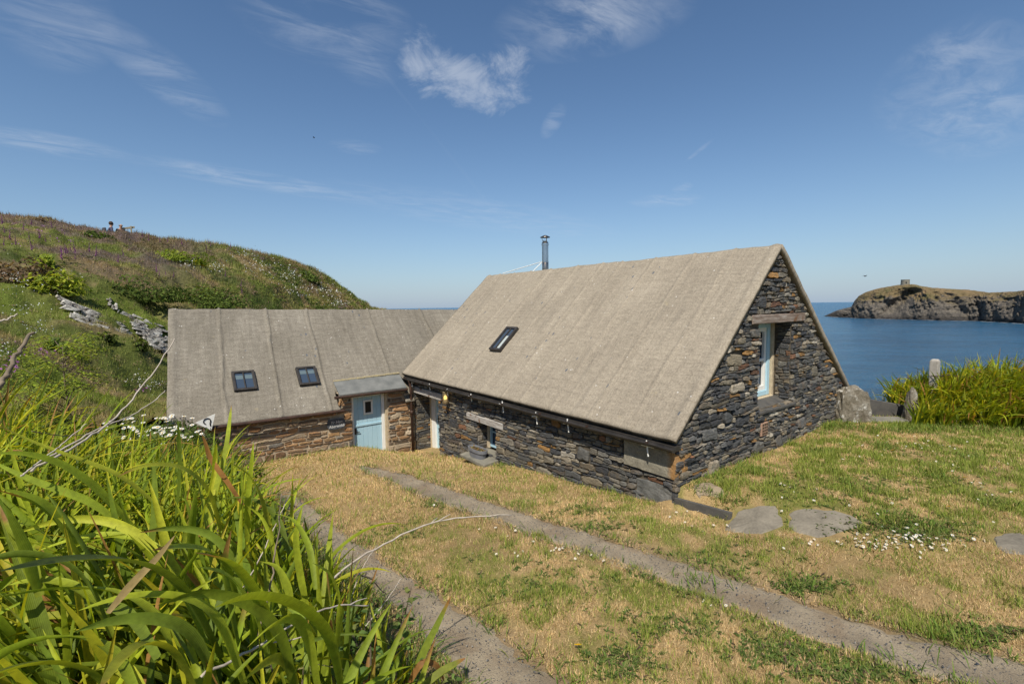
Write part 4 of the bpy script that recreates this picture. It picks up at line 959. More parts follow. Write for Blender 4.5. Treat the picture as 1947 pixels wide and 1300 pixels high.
# flat stepping stones
for k, (u, v, a, b, rt, lab) in enumerate([(1437, 989, .42, .30, .3, 'flat grey paving slab at the end of the slate edging'), (1562, 992, .46, .30, -.1, 'flat grey paving slab right of its twin beside the daisies'), (1347, 930, .25, .20, .2, 'small brown slab sunk in grass at the house corner'), (1945, 1036, .36, .26, .6, 'grey slab cut by the right edge of the photo')]):
    c = ground_at(u, v); t_ = thing('stepping_stone', lab, 'paving slab', c, 0, 'flat slabs in the lawn'); n = 22
    V = []; ph = k * 2.1
    for rr_, z_ in ((1.0, -.05), (1.0, .002), (.95, .012), (.5, .018)):
        for i in range(n):
            w_ = 2 * math.pi * i / n; r_ = rr_ * (1 + .10 * math.sin(3 * w_ + ph) + .07 * math.sin(5 * w_ + ph * 2) + .04 * math.sin(9 * w_)); x_, y_ = a * r_ * math.cos(w_), b * r_ * math.sin(w_)
            X_ = x_ * math.cos(vr + rt) - y_ * math.sin(vr + rt); Y_ = x_ * math.sin(vr + rt) + y_ * math.cos(vr + rt)
            V.append((c[0] + X_, c[1] + Y_, max(float(G(c[0] + X_, c[1] + Y_)), c[2] - .2) + z_))
    V.append((c[0], c[1], c[2] + .02)); F = [(i * n + q, i * n + (q + 1) % n, (i + 1) * n + (q + 1) % n, (i + 1) * n + q) for i in range(3) for q in range(n)] + [(3 * n + q, 3 * n + (q + 1) % n, 4 * n) for q in range(n)]
    obj('slab', V, F, M['paving'] if k != 2 else noisy('brown_slab', (.22, .17, .11), (.32, .25, .17), 4, .9, .5), t_)
SLABS = [(ground_at(1437, 989), .42), (ground_at(1562, 992), .45), (ground_at(1347, 930), .24), (ground_at(1945, 1036), .34)]
# ================================================================== PLANTS
def blades(base, az, e0, L, bend, w, nseg, c0, c1, c2, fold=.25, twist=None, tipdry=None, pw=1.6, flat=False):
    """strap leaves as one mesh: base (N,3); az heading; e0 start elevation; bend total droop (rad); colours base/mid/tip"""
    N = len(base); az = np.asarray(az); S = np.linspace(0, 1, nseg + 1); pos = np.array(base, float); rings = []; colr = []
    nr_ = 2 if flat else 3
    for k, s in enumerate(S):
        el = e0 - bend * s ** pw
        d = np.stack([np.cos(el) * np.cos(az), np.cos(el) * np.sin(az), np.sin(el)], 1)
        if k > 0: pos = pos + d * (L / nseg)[:, None]
        az_s = az + (twist * s if twist is not None else 0)
        side = np.stack([-np.sin(az_s), np.cos(az_s), np.zeros(N)], 1)
        nrm = np.cross(d, side)
        prof = min(1.0, .45 + 1.6 * s) * (1 - s ** 3.2) ** .8
        if k == nseg: prof = .02
        hw = (w * .5 * prof)[:, None]
        if twist is not None:
            tw = (twist * 1.5 * s)[:, None]; side = side * np.cos(tw) + nrm * np.sin(tw); nrm = np.cross(d, side)
        if flat: rings.append(np.stack([pos - side * hw, pos + side * hw], 1))
        else: rings.append(np.stack([pos - side * hw + nrm * hw * fold, pos - nrm * hw * fold, pos + side * hw + nrm * hw * fold], 1))
        if s < .5: c = c0 + (c1 - c0) * (s / .5)
        else: c = c1 + (c2 - c1) * ((s - .5) / .5) ** 1.5
        if tipdry is not None:
            f = sst(0, .12, s - tipdry)[:, None]; c = c * (1 - f) + np.array([.36, .19, .06]) * f
        A_ = lambda q, a: np.hstack([q, np.full((N, 1), a)])
        if flat: colr.append(np.stack([A_(c, 0), A_(c, 1)], 1))
        else: colr.append(np.stack([A_(c, 0), A_(c * .9, .5), A_(c, 1)], 1))
    V = np.stack(rings, 1).reshape(-1, 3); Cc = np.stack(colr, 1).reshape(-1, 4)
    n = nseg + 1; b = np.arange(N)[:, None, None] * (n * nr_); k = np.arange(nseg)[None, :, None] * nr_; j = np.arange(nr_ - 1)[None, None, :]
    a = (b + k + j).ravel(); F = np.stack([a, a + 1, a + 1 + nr_, a + nr_], 1)
    return V, F, Cc
def merge(parts):
    V, F, C = [], [], []; o = 0
    for v, f, c in parts: V.append(v); F.append(f + o); C.append(c); o += len(v)
    return np.concatenate(V), np.concatenate(F), np.concatenate(C)
def U_(a, b, n): return a + (b - a) * rng.random(n)
def pickcol(n, cols, p):
    i = rng.choice(len(cols), n, p=np.array(p) / sum(p)); c = np.array(cols, float)[i]; return c * U_(.75, 1.25, n)[:, None]
VA = math.atan2(CF[1], CF[0])            # heading of the view
RIGHT_A = VA - math.pi / 2; LEFT_A = VA + math.pi / 2

# ---- montbretia on the near bank -------------------------------------------------
def bank_base(n, xlo, xhi, ylo, yhi, emax=.15):
    x = U_(xlo, xhi, n); y = U_(ylo, yhi, n)
    e = np.interp(y, [-8, -3, -1.2, 0, 2, 6, 9], [-5.1, -5.1, -4.8, -4.85, -4.95, -5.05, -5.3])
    k = x < e - emax; x, y = x[k], y[k]; return x, y, G(x, y)
def infrustum(x, y, z, m=350, near=.45):
    u, v, d = project(np.stack([x, y, z], 1)); return (d > near) & (u > -m) & (u < 1947 + m) & (v > 200) & (v < 1300 + m * 2.4)
LG = [(.21, .29, .018), (.30, .365, .022), (.41, .42, .025), (.13, .19, .02), (.48, .43, .03)]
def crocosmia(x, y, z, per, Lr, wr, az_bias, bias_w, seg=12, sc=None, ylw=None):
    N0 = len(x); idx = np.repeat(np.arange(N0), per); n = len(idx)
    fan = U_(0, 2 * math.pi, N0)[idx]; k = np.tile(np.arange(per), N0) - (per - 1) / 2
    az = np.where(rng.random(n) < bias_w, az_bias + rng.normal(0, .45, n), fan + math.pi * (rng.random(n) < .5) + rng.normal(0, .35, n))
    L = U_(Lr[0], Lr[1], n) * (sc[idx] if sc is not None else 1); w = U_(wr[0], wr[1], n)
    bx = x[idx] + rng.normal(0, .04, n); by = y[idx] + rng.normal(0, .04, n); bz = z[idx] - .04
    e0 = U_(1.15, 1.55, n); bend = np.abs(rng.normal(.9, .55, n)) * np.clip(L / .8, .6, 1.4); bend = np.minimum(bend, 2.5)
    c1 = pickcol(n, LG, [3, 3, 2, 2, .8]); c0 = c1 * np.array([.75, .85, .8]); c2 = c1 * np.array([1.2, 1.08, .9])
    dry = np.where(rng.random(n) < .14, U_(.6, .96, n), 2.0); dead = rng.random(n) < .025; dry = np.where(dead, U_(.05, .3, n), dry)
    return blades(np.stack([bx, by, bz], 1), az, e0, L, bend, w, seg, c0, c1, c2, tipdry=dry, twist=rng.normal(0, .55, n), pw=1.7)
parts = []
x, y, z = bank_base(9000, -14, -4.7, -4.2, 6.2)
k = infrustum(x, y, z); x, y, z = x[k], y[k], z[k]
dcam = np.hypot(x - C0[0], y - C0[1]); keep = (dcam > 1.0) & (rng.random(len(x)) < np.clip(1.9 / dcam, .18, 1) * .85)
x, y, z, dcam = x[keep], y[keep], z[keep], dcam[keep]
near = dcam < 3.2; mid = (dcam >= 3.2) & (dcam < 6.5); far = dcam >= 6.5
def hscale(x, y):
    e = np.interp(y, [-8, -3, 2, 6, 9], [-5.1, -5.1, -4.95, -5.05, -5.3]); return .42 + .58 * sst(.1, 1.3, e - x)
# leave the sight line over the bank open: leaves nearest the lens are kept lower
sc = hscale(x, y) * (1 + .25 * sst(-6.6, -8, x)) * np.clip(.55 + dcam * .13, .5, 1.0)
parts.append(crocosmia(x[near], y[near], z[near], 5, (.7, 1.25), (.022, .044), LEFT_A + .45, .68, 16, sc[near]))
parts.append(crocosmia(x[mid], y[mid], z[mid], 5, (.6, 1.1), (.016, .033), VA + .5, .4, 12, sc[mid]))
parts.append(crocosmia(x[far], y[far], z[far], 4, (.45, .85), (.014, .028), VA + .5, .3, 8, sc[far] * .9))
# the biggest leaves, closest to the lens, arching over to the left
hb = []
while len(hb) < 90:
    u_, v_, dd = U_(120, 780, 1)[0], U_(1120, 1560, 1)[0], U_(1.35, 2.9, 1)[0]; q = atd(u_, v_, dd); gz_ = float(G(q[0], q[1]))
    if q[0] < np.interp(q[1], [-3, 0, 2], [-5.7, -5.65, -5.7]): hb.append((q[0], q[1], gz_ - .03))
hb = np.array(hb); n = len(hb); up_ = rng.random(n) < .35; dcm = np.hypot(hb[:, 0] - C0[0], hb[:, 1] - C0[1])
c1 = pickcol(n, [(.22, .29, .028), (.29, .35, .03), (.16, .23, .03), (.37, .39, .03)], [3, 3, 2, 1])
parts.append(blades(hb, np.where(up_, VA + .4 + rng.normal(0, .7, n), LEFT_A + .35 + rng.normal(0, .4, n)), U_(1.15, 1.5, n), U_(.85, 1.30, n) * np.clip(.55 + .2 * dcm, .7, 1.0), np.where(up_, U_(.3, 1.1, n), U_(1.3, 2.3, n)), U_(.042, .068, n), 20, c1 * np.array([.75, .85, .8]), c1, c1 * np.array([1.15, 1.05, .9]), tipdry=np.where(rng.random(n) < .3, U_(.7, .96, n), 2.0), twist=rng.normal(0, .5, n), pw=1.5))
# long arching leaves of the nearest clumps
ARC = [([(330, 1120), (290, 1030), (210, 985), (110, 985), (10, 1020)], .050), ([(420, 1250), (350, 1110), (260, 1060), (130, 1060), (0, 1085)], .052), ([(260, 1320), (220, 1230), (140, 1205), (60, 1215), (-20, 1245)], .050), ([(560, 1320), (540, 1200), (470, 1140), (380, 1120), (300, 1150)], .046), ([(605, 1310), (588, 1200), (555, 1165), (510, 1190), (470, 1230)], .044), ([(380, 1330), (330, 1230), (270, 1215), (220, 1260), (190, 1310)], .048), ([(470, 1320), (420, 1170), (350, 1130), (240, 1130), (150, 1160)], .050), ([(260, 1010), (190, 930), (120, 880), (50, 860), (-10, 862)], .046), ([(310, 970), (230, 900), (140, 870), (60, 840), (-10, 805)], .044), ([(420, 1010), (400, 930), (350, 885), (280, 880), (225, 905)], .042), ([(150, 1060), (110, 990), (60, 950), (-10, 930)], .046), ([(460, 1130), (440, 1050), (400, 1010), (330, 1000), (265, 1012)], .044), ([(330, 1010), (342, 930), (343, 860), (338, 800)], .044), ([(395, 1010), (410, 930), (430, 860), (437, 800), (440, 770)], .040), ([(525, 1080), (505, 970), (480, 905), (440, 880)], .040), ([(70, 1120), (45, 1040), (10, 970), (-15, 930)], .056), ([(525, 1260), (508, 1170), (470, 1100), (430, 1060), (370, 1050)], .046), ([(600, 1120), (590, 1040), (560, 985), (515, 975)], .038), ([(200, 1180), (170, 1100), (110, 1060), (30, 1050), (-30, 1065)], .052), ([(590, 1180), (570, 1090), (560, 1020), (575, 960)], .040), ([(640, 1230), (650, 1150), (630, 1090), (595, 1070)], .038), ([(300, 1250), (250, 1160), (170, 1140), (80, 1160), (10, 1190)], .050), ([(470, 1060), (470, 960), (478, 890), (482, 840)], .038)]
Va, Fa, Ca = [], [], []
for rep in range(2):
    for pts_, w_ in ARC:
        ou, ov = (0, 0) if rep == 0 else (rng.normal(0, 55), rng.normal(10, 30)); kk_ = 1 if rep == 0 else U_(.75, 1.05, 1)[0]; c_ = np.array(pts_, float); b_ = c_[0]; c_ = b_ + (c_ - b_) * kk_ + np.array([ou, ov])
        dd_ = np.interp(c_[:, 1].mean(), [850, 1000, 1150, 1300], [3.3, 2.35, 1.8, 1.5]) + rng.normal(0, .08) + (.12 if rep else 0); tl_ = rng.normal(0, .10)
        P3 = np.array([atd(q[0], q[1], dd_ + tl_ * i_) for i_, q in enumerate(c_)]); nS = 17; D_ = np.linspace(0, 1, nS); kx = np.linspace(0, 1, len(P3)); Q = np.stack([np.interp(D_, kx, P3[:, i_]) for i_ in range(3)], 1)
        for _ in range(4): Q[1:-1] = (Q[:-2] + 2 * Q[1:-1] + Q[2:]) / 4
        base_c = pickcol(1, [(.27, .335, .028), (.345, .395, .032), (.19, .25, .032), (.42, .43, .04)], [3, 3, 2, 1.4])[0]; dry_ = U_(.6, .95, 1)[0] if rng.random() < .35 else 2.0; o_ = len(Va); tw0, tw1 = rng.normal(0, .5), rng.normal(0, .9)
        for i_, q in enumerate(Q):
            t_ = Q[min(i_ + 1, nS - 1)] - Q[max(i_ - 1, 0)]; t_ /= np.linalg.norm(t_); vw = C0 - q; vw /= np.linalg.norm(vw); s_ = np.cross(t_, vw * .5 + np.array([0, 0, .8])); s_ /= np.linalg.norm(s_); n_ = np.cross(s_, t_); a_ = tw0 + tw1 * D_[i_]; s_, n_ = s_ * math.cos(a_) + n_ * math.sin(a_), n_ * math.cos(a_) - s_ * math.sin(a_)
            h_ = w_ * .38 * min(1, .5 + 1.8 * D_[i_]) * (1 - D_[i_] ** 3.0) ** .8 + .0006; f_ = float(sst(0, .1, D_[i_] - dry_)); cc_ = base_c * (.85 + .3 * D_[i_]) * (1 - f_) + np.array([.36, .19, .06]) * f_
            Va += [q - s_ * h_ + n_ * h_ * .22, q - n_ * h_ * .22, q + s_ * h_ + n_ * h_ * .22]; Ca += [np.r_[cc_, 0], np.r_[cc_ * .88, .5], np.r_[cc_, 1]]
        for i_ in range(nS - 1): Fa += [(o_ + i_ * 3, o_ + i_ * 3 + 1, o_ + i_ * 3 + 4, o_ + i_ * 3 + 3), (o_ + i_ * 3 + 1, o_ + i_ * 3 + 2, o_ + i_ * 3 + 5, o_ + i_ * 3 + 4)]
parts.append((np.array(Va), np.array(Fa), np.array(Ca)))
V, F, Cc = merge(parts)
o = obj('montbretia_leaves', V, F, M['leaf'], None, smooth=True, attr={'col': Cc}); tag(o, 'dense drift of arching yellow green strap leaves covering the near left bank', 'foliage', kind='stuff')
# finer grass and weeds between them
x, y, z = bank_base(26000, -15, -4.6, -3.6, 8.5, -.10)
k = infrustum(x, y, z, 60); x, y, z = x[k], y[k], z[k]; d = np.hypot(x - C0[0], y - C0[1]); k = (d > 1.3) & (rng.random(len(x)) < np.clip(.25 + d * .12, 0, 1)); x, y, z = x[k], y[k], z[k]; n = len(x)
c1 = pickcol(n, [(.10, .16, .03), (.16, .20, .05), (.25, .22, .09), (.13, .20, .06)], [3, 3, 1.5, 1])
V, F, Cc = blades(np.stack([x, y, z - .02], 1), U_(0, 6.28, n), U_(.9, 1.5, n), U_(.25, .65, n), np.abs(rng.normal(.9, .5, n)), U_(.006, .013, n), 5, c1 * .8, c1, c1 * 1.15, flat=True)
o = obj('bank_grass', V, F, M['grass'], None, attr={'col': Cc}); tag(o, 'long fine grass growing through the leaves of the near left bank', 'grass', kind='stuff')

# ---- montbretia hedge on the right -----------------------------------------------
hl0 = ground_at(1722, 812)[:2]; hl1 = ground_at(1947, 822)[:2]; hd = hl1 - hl0; hL = np.linalg.norm(hd); hd /= hL; hn = np.array([-hd[1], hd[0]]); 
if hn @ CF[:2] < 0: hn = -hn
n = 1000; s = U_(-.35, hL + 4.5, n); t = U_(.15, 2.8, n) ** 1.0
hx = hl0[0] + hd[0] * s + hn[0] * t; hy = hl0[1] + hd[1] * s + hn[1] * t; hz = np.maximum(G(hx, hy), -.1) + .30 * sst(.1, 1.2, t) * sst(-.2, 1.6, s)
kk = (project(np.stack([hx, hy, hz], 1))[0] > 1738) | ((t > 1.5) & (project(np.stack([hx, hy, hz], 1))[0] > 1695)); hx, hy, hz, s, t = hx[kk], hy[kk], hz[kk], s[kk], t[kk]
scl = (.66 + .78 * sst(-.1, 3.6, s)) * (.9 + .1 * sst(.2, 1.2, t))
V, F, Cc = crocosmia(hx, hy, hz, 6, (.75, 1.10), (.034, .058), math.atan2(-hn[1], -hn[0]), .45, 9, scl)
o = obj('montbretia_hedge', V, F, M['leaf'], None, smooth=True, attr={'col': Cc * np.array([1.0, .95, .9, 1])}); tag(o, 'thick bed of arching montbretia leaves beyond the lawn at the right', 'foliage', kind='stuff')
n = 1800; s = U_(-2.2, hL + 4, n); t = U_(.3, 3.2, n); hx = hl0[0] + hd[0] * s + hn[0] * t; hy = hl0[1] + hd[1] * s + hn[1] * t; hz = np.maximum(G(hx, hy), -.3)
k = ((s > .5) | (t > 1.6)); k &= project(np.stack([hx, hy, hz], 1))[0] > 1650; hx, hy, hz = hx[k], hy[k], hz[k]; n = len(hx); c1 = pickcol(n, [(.16, .19, .05), (.28, .24, .11)], [2, 1])
V, F, Cc = blades(np.stack([hx, hy, hz], 1), U_(0, 6.28, n), U_(1, 1.5, n), U_(.3, .65, n), U_(.3, 1.2, n), U_(.008, .016, n), 4, c1 * .8, c1, c1 * 1.2, flat=True)
o = obj('verge_grass', V, F, M['grass'], None, attr={'col': Cc}); tag(o, 'rough seeded grass behind the stile and right hand hedge', 'grass', kind='stuff')

# ---- lawn -----------------------------------------------------------------------
n = 1700000; x = U_(-5.2, 12.0, n); y = U_(-5.4, 10.0, n)
P = np.stack([x, y, np.zeros(n)], 1); u, v, d = project(P + np.array([0, 0, 0.0])); k = (d > 1) & (u > -60) & (u < 2010) & (v < 1420)
x, y, d = x[k], y[k], d[k]
k = rng.random(len(x)) < np.clip((4.2 / d) ** 1.15, .14, 1); x, y, d = x[k], y[k], d[k]
inside = (x > .15) & (y > .02) & (x < 7.55); gap = (x > -6.4) & (y > 9.88)
e = np.interp(y, [-8, -3, -1.2, 0, 2, 6, 9], [-5.1, -5.1, -4.8, -4.85, -4.95, -5.05, -5.3])
k = ~inside & ~gap & (x > e - .2) & ~((x > 8.2) & (y > -.2)); x, y, d = x[k], y[k], d[k]
tdv = np.full(len(x), 9.0)
for a, b in tr_rs:
    c = (a + b) / 2; hw = np.linalg.norm(a - b, axis=1) / 2
    for q in range(0, len(c), 3): np.minimum(tdv, np.hypot(x - c[q, 0], y - c[q, 1]) - hw[q], out=tdv)
for sc_, r_ in SLABS: tdv = np.where(np.hypot(x - sc_[0], y - sc_[1]) < r_ * .92, -9, tdv)
edge_n = .22 * (fbm(x * 4, y * 4, 55, 3) - .45)
bare = fbm(x * 1.6 + 9, y * 1.6, 57, 3)
k = (tdv + edge_n > -.05) & (rng.random(len(x)) < np.where(bare > .6, .35, 1)); x, y, d, tdv = x[k], y[k], d[k], tdv[k]; n = len(x)
g = lawn_green(x, y); isg = rng.random(n) < (.05 + .74 * g)
c_br = (.74 + .46 * fbm(x * .7 + 3, y * .7, 131, 4))[:, None] * np.array([1.0, .985, .95])
z = G(x, y); h = 1.25 * np.where(isg, U_(.022, .055, n) * (1 + .9 * sst(.45, .75, fbm(x * 2.1, y * 2.1, 59, 3))), U_(.015, .042, n)) * np.clip(.8 + d * .04, .9, 1.6)
c1 = np.where(isg[:, None], pickcol(n, [(.17, .23, .035), (.25, .29, .05), (.32, .33, .09)], [3, 3, 1.5]), pickcol(n, [(.59, .435, .23), (.51, .365, .18), (.68, .53, .31), (.39, .265, .13)], [3, 3, 1.5, 1.5]))
c1 = c1 * np.where(isg[:, None], 1.0, c_br)
wd_ = np.where(isg, U_(.005, .010, n), U_(.004, .008, n)) * np.clip(d * .16, 1, 2.4)
az = U_(0, 2 * math.pi, n); el = np.where(isg, U_(.6, 1.45, n), U_(.15, 1.2, n)); 
sx_, sy_ = -np.sin(az) * wd_ / 2, np.cos(az) * wd_ / 2; B = np.stack([x, y, z - .004], 1)
S3 = np.stack([sx_, sy_, 0 * sx_], 1); T = B + np.stack([np.cos(el) * np.cos(az), np.cos(el) * np.sin(az), np.sin(el)], 1) * (h * 1.3)[:, None]
V = np.stack([B - S3, B + S3, T], 1).reshape(-1, 3); F = np.arange(3 * n).reshape(-1, 3); Cc = np.repeat(c1, 3, 0)
o = obj('lawn_grass', V, F, M['grass'], None, attr={'col': Cc}); tag(o, 'short sun bleached grass with green patches on the drive and lawn', 'grass', kind='stuff')
# longer tufts against walls, stones and edging
tx, ty = [], []
def tuft_line(p, q, n, sp): 
    t = rng.random(n); tx.extend(p[0] + (q[0] - p[0]) * t + rng.normal(0, sp, n)); ty.extend(p[1] + (q[1] - p[1]) * t + rng.normal(0, sp, n))
tuft_line((.5, -.05), (2.2, -.1), 260, .09); tuft_line((5.6, -.12), (7.3, -.2), 420, .12); tuft_line((.35, -.1), (.65, -.85), 200, .05); tuft_line(tuple(ground_at(1590, 812)[:2]), tuple(ground_at(1760, 822)[:2]), 900, .16); tuft_line(tuple(hl0), tuple(hl1), 1300, .2); tuft_line((-.02, 5.0), (-.15, 4.5), 120, .08); tuft_line((.05, .3), (.05, 9), 260, .05); tuft_line((-5.0, 9.8), (-.9, 9.8), 260, .06)
for a_, b_ in tr_rs:
    for ed_, sg_ in ((a_, b_), (b_, a_)):
        for q_ in range(len(ed_)):
            if fbm(q_ * .23, ed_[q_][0], 141, 2) > .47:
                p_ = ed_[q_] + (ed_[q_] - sg_[q_]) * .03; tx.extend(p_[0] + rng.normal(0, .07, 5)); ty.extend(p_[1] + rng.normal(0, .07, 5))
for (u_, v_, k_) in [(1700, 985, 160), (1760, 1000, 200), (1640, 930, 140), (1110, 965, 110), (1150, 1110, 80), (1520, 1110, 140), (1820, 1210, 140), (820, 955, 60), (1660, 1050, 90), (1560, 860, 220), (1680, 850, 200), (1850, 870, 160), (1900, 960, 150), (1450, 900, 150), (1780, 905, 150), (1330, 1110, 80), (1000, 960, 50)]:
    c = ground_at(u_, v_); tx.extend(c[0] + rng.normal(0, .16, k_)); ty.extend(c[1] + rng.normal(0, .16, k_))
tx, ty = np.array(tx), np.array(ty); k = ~((tx > .16) & (ty > .05) & (tx < 7.5)); tx, ty = tx[k], ty[k]; n = len(tx); c1 = pickcol(n, [(.10, .17, .025), (.15, .21, .04), (.24, .24, .07)], [3, 3, 1])
V, F, Cc = blades(np.stack([tx, ty, G(tx, ty) - .01], 1), U_(0, 6.28, n), U_(.8, 1.5, n), U_(.07, .20, n), U_(.3, 1.5, n), U_(.007, .013, n), 3, c1 * .8, c1, c1 * 1.2, flat=True)
o = obj('tufted_grass', V, F, M['grass'], None, attr={'col': Cc}); tag(o, 'longer green tufts along the walls, stones and edges of the lawn', 'grass', kind='stuff')
# low broad leaved weeds in the turf
wx, wy = [], []
for (u_, v_, su, sv, k_) in [(1660, 1000, 90, 22, 150), (1770, 1010, 70, 20, 200), (1330, 1120, 60, 14, 90), (1240, 1095, 30, 8, 40), (1530, 1115, 60, 14, 110), (1620, 1180, 40, 12, 50), (1880, 1205, 60, 16, 80), (1500, 1240, 90, 25, 160), (1640, 1280, 120, 20, 160), (1180, 1260, 60, 30, 110), (1110, 970, 40, 10, 60), (820, 958, 30, 8, 40), (1380, 1060, 120, 30, 60), (1750, 900, 150, 50, 200), (1560, 930, 120, 40, 120), (1150, 1000, 60, 14, 50), (1000, 1100, 120, 50, 100), (760, 1010, 60, 20, 50), (1000, 985, 40, 12, 50), (1300, 1190, 160, 30, 100)]:
    for _ in range(k_):
        c = ground_at(u_ + rng.normal(0, su * .6), v_ + rng.normal(0, sv * .6))
        if c[0] > -4.5 and not (c[0] > .1 and c[1] > -.02): wx.append(c[0]); wy.append(c[1])
wx, wy = np.array(wx), np.array(wy); k = track_dist(wx, wy) > .0; wx, wy = wx[k], wy[k]
idx = np.repeat(np.arange(len(wx)), 6); n = len(idx); bx = wx[idx] + rng.normal(0, .015, n); by = wy[idx] + rng.normal(0, .015, n)
c1 = pickcol(n, [(.075, .12, .025), (.11, .16, .035), (.15, .17, .05), (.10, .07, .045)], [3, 3, 1.5, .8])
V, F, Cc = blades(np.stack([bx, by, G(bx, by)], 1), U_(0, 6.28, n), U_(.25, .9, n), U_(.03, .085, n), U_(.3, 1.0, n), U_(.012, .024, n), 4, c1 * .85, c1, c1 * 1.1)
o = obj('lawn_weeds', V, F, M['grass'], None, attr={'col': Cc}); tag(o, 'low broad leaved weeds in dark patches through the turf', 'weeds', kind='stuff')
# loose stones on the tracks
V, F = [], []
pb = MB()
for a, b in tr_rs:
    for q in range(900):
        i = rng.integers(0, len(a)); t = rng.random() ** .8 if rng.random() < .5 else 1 - rng.random() ** .8
        p = a[i] * (1 - t) + b[i] * t + rng.normal(0, .04, 2); r_ = U_(.004, .010, 1)[0] * (1.4 if rng.random() < .06 else 1); zc = G(p[0], p[1]) + .004
        ang = rng.random() * 6.28; c_, s_ = math.cos(ang), math.sin(ang); el = U_(.6, 1, 1)[0]
        vs = [(math.cos(w_) * r_, math.sin(w_) * r_ * el) for w_ in np.arange(6) * 1.047 + rng.normal(0, .15, 6)]
        vs = [(p[0] + X * c_ - Y * s_, p[1] + X * s_ + Y * c_) for X, Y in vs]
        pb.add([(X, Y, zc - r_ * .4) for X, Y in vs] + [(p[0] + (X - p[0]) * .6, p[1] + (Y - p[1]) * .6, zc + r_ * U_(.35, .6, 1)[0]) for X, Y in vs], [(i_, (i_ + 1) % 6, 6 + (i_ + 1) % 6, 6 + i_) for i_ in range(6)] + [(6, 7, 8, 9, 10, 11)])
def peb_fn(t, b):
    g = t.n('ShaderNodeNewGeometry'); t.set(b.inputs['Base Color'], t.ramp(g.outputs['Random Per Island'], [(0, (.05, .055, .065)), (.4, (.10, .10, .105)), (.7, (.17, .155, .135)), (.95, (.30, .28, .25))]))
M['pebble'] = material('loose_stone', peb_fn, rough=.9)
o = pb.build('gravel', M['pebble'], None, recalc=False); tag(o, 'loose slate chips scattered along the wheel tracks', 'gravel', kind='stuff')

# ---- lawn daisies and dandelions ---------------------------------------------------
def flower_mesh(name, r, petals, cwhite, cyel, stem, h):
    V, F, C = [], [], []
    for k in range(petals):
        a = 2 * math.pi * k / petals; da = math.pi / petals * .85
        b = len(V); V += [(0, 0, h), (r * .75 * math.cos(a - da), r * .75 * math.sin(a - da), h + .12 * r), (r * math.cos(a), r * math.sin(a), h + .05 * r), (r * .75 * math.cos(a + da), r * .75 * math.sin(a + da), h + .12 * r)]; F.append((b, b + 1, b + 2, b + 3)); C += [cwhite] * 4
    b = len(V)
    for k in range(8): a = k * math.pi / 4; V.append((.32 * r * math.cos(a), .32 * r * math.sin(a), h + .06 * r)); C.append(cyel)
    V.append((0, 0, h + .28 * r)); C.append(cyel); F += [(b + k, b + (k + 1) % 8, b + 8) for k in range(8)]
    b = len(V); sr = max(.0016, r * .07)
    for zz_ in (-.02, h):
        for k in range(4): a = k * math.pi / 2; V.append((sr * math.cos(a), sr * math.sin(a), zz_)); C.append(stem)
    F += [(b + k, b + (k + 1) % 4, b + 4 + (k + 1) % 4, b + 4 + k) for k in range(4)]
    me = bpy.data.meshes.new(name); me.from_pydata(V, [], F); me.update(); a = me.color_attributes.new('col', 'FLOAT_COLOR', 'POINT'); a.data.foreach_set('color', np.hstack([np.array(C), np.ones((len(C), 1))]).astype(np.float32).ravel()); me.materials.append(M['petal']); return me
me_d = flower_mesh('daisy', .0185, 9, (.80, .80, .78), (.75, .5, .05), (.12, .18, .04), .05)
me_y = flower_mesh('dandelion', .040, 14, (.80, .52, .02), (.75, .42, .01), (.15, .2, .05), .07)
def scatter(me, name, pts, label, cat, group, tilt=.5, zf=G, smin=.8, smax=1.25):
    for p in pts:
        o = bpy.data.objects.new(name, me); COL.objects.link(o); o.location = p; o.rotation_euler = (rng.normal(0, tilt), rng.normal(0, tilt), rng.random() * 6.28); s = U_(smin, smax, 1)[0]; o.scale = (s, s, s); tag(o, label, cat, group)
dz = [(1700, 1035, 130, 18, 120), (1600, 1022, 80, 14, 34), (1090, 1050, 40, 10, 16), (1400, 1005, 70, 14, 20), (1740, 850, 90, 14, 30), (1830, 880, 90, 25, 26), (1650, 850, 80, 25, 12), (1550, 950, 100, 25, 14), (1840, 930, 90, 30, 14), (1140, 1050, 60, 20, 10), (1350, 1150, 40, 14, 8), (960, 1040, 70, 30, 12), (1760, 985, 140, 40, 14), (870, 960, 60, 20, 8), (1330, 985, 50, 16, 8)]
pts = []
for (u_, v_, su, sv, k_) in dz:
    for _ in range(k_):
        c = ground_at(min(1945, u_ + rng.normal(0, su * .6)), v_ + rng.normal(0, sv * .6))
        if not (c[0] > .1 and c[1] > 0 and c[0] < 7.6) and c[0] > -4.5 and track_dist(c[:1], c[1:2])[0] > .03 and all(math.hypot(c[0] - q_[0], c[1] - q_[1]) > r_ for q_, r_ in SLABS): pts.append(c)
scatter(me_d, 'daisy', pts[:290], 'tiny white daisy among many in the short lawn grass', 'daisy', 'daisies in the lawn')
where_y = ['largest dandelion, deep in the lawn right of the two flat slabs', 'dandelion at the near edge between the wheel tracks', 'dandelion in the lawn under the right hand hedge', 'dandelion in the lawn below the concrete post', 'dandelion near the gable wall foot', 'one dandelion above the brown sunken slab']
for (u_, v_), lab in zip([(1808, 972), (1100, 1241), (1838, 915), (1700, 862), (1632, 842), (1712, 912)], where_y):
    o = bpy.data.objects.new('dandelion', me_y); COL.objects.link(o); o.location = ground_at(u_, v_); o.rotation_euler = (-.4, .3, 0); tag(o, 'yellow ' + lab, 'dandelion', 'dandelions in the grass')

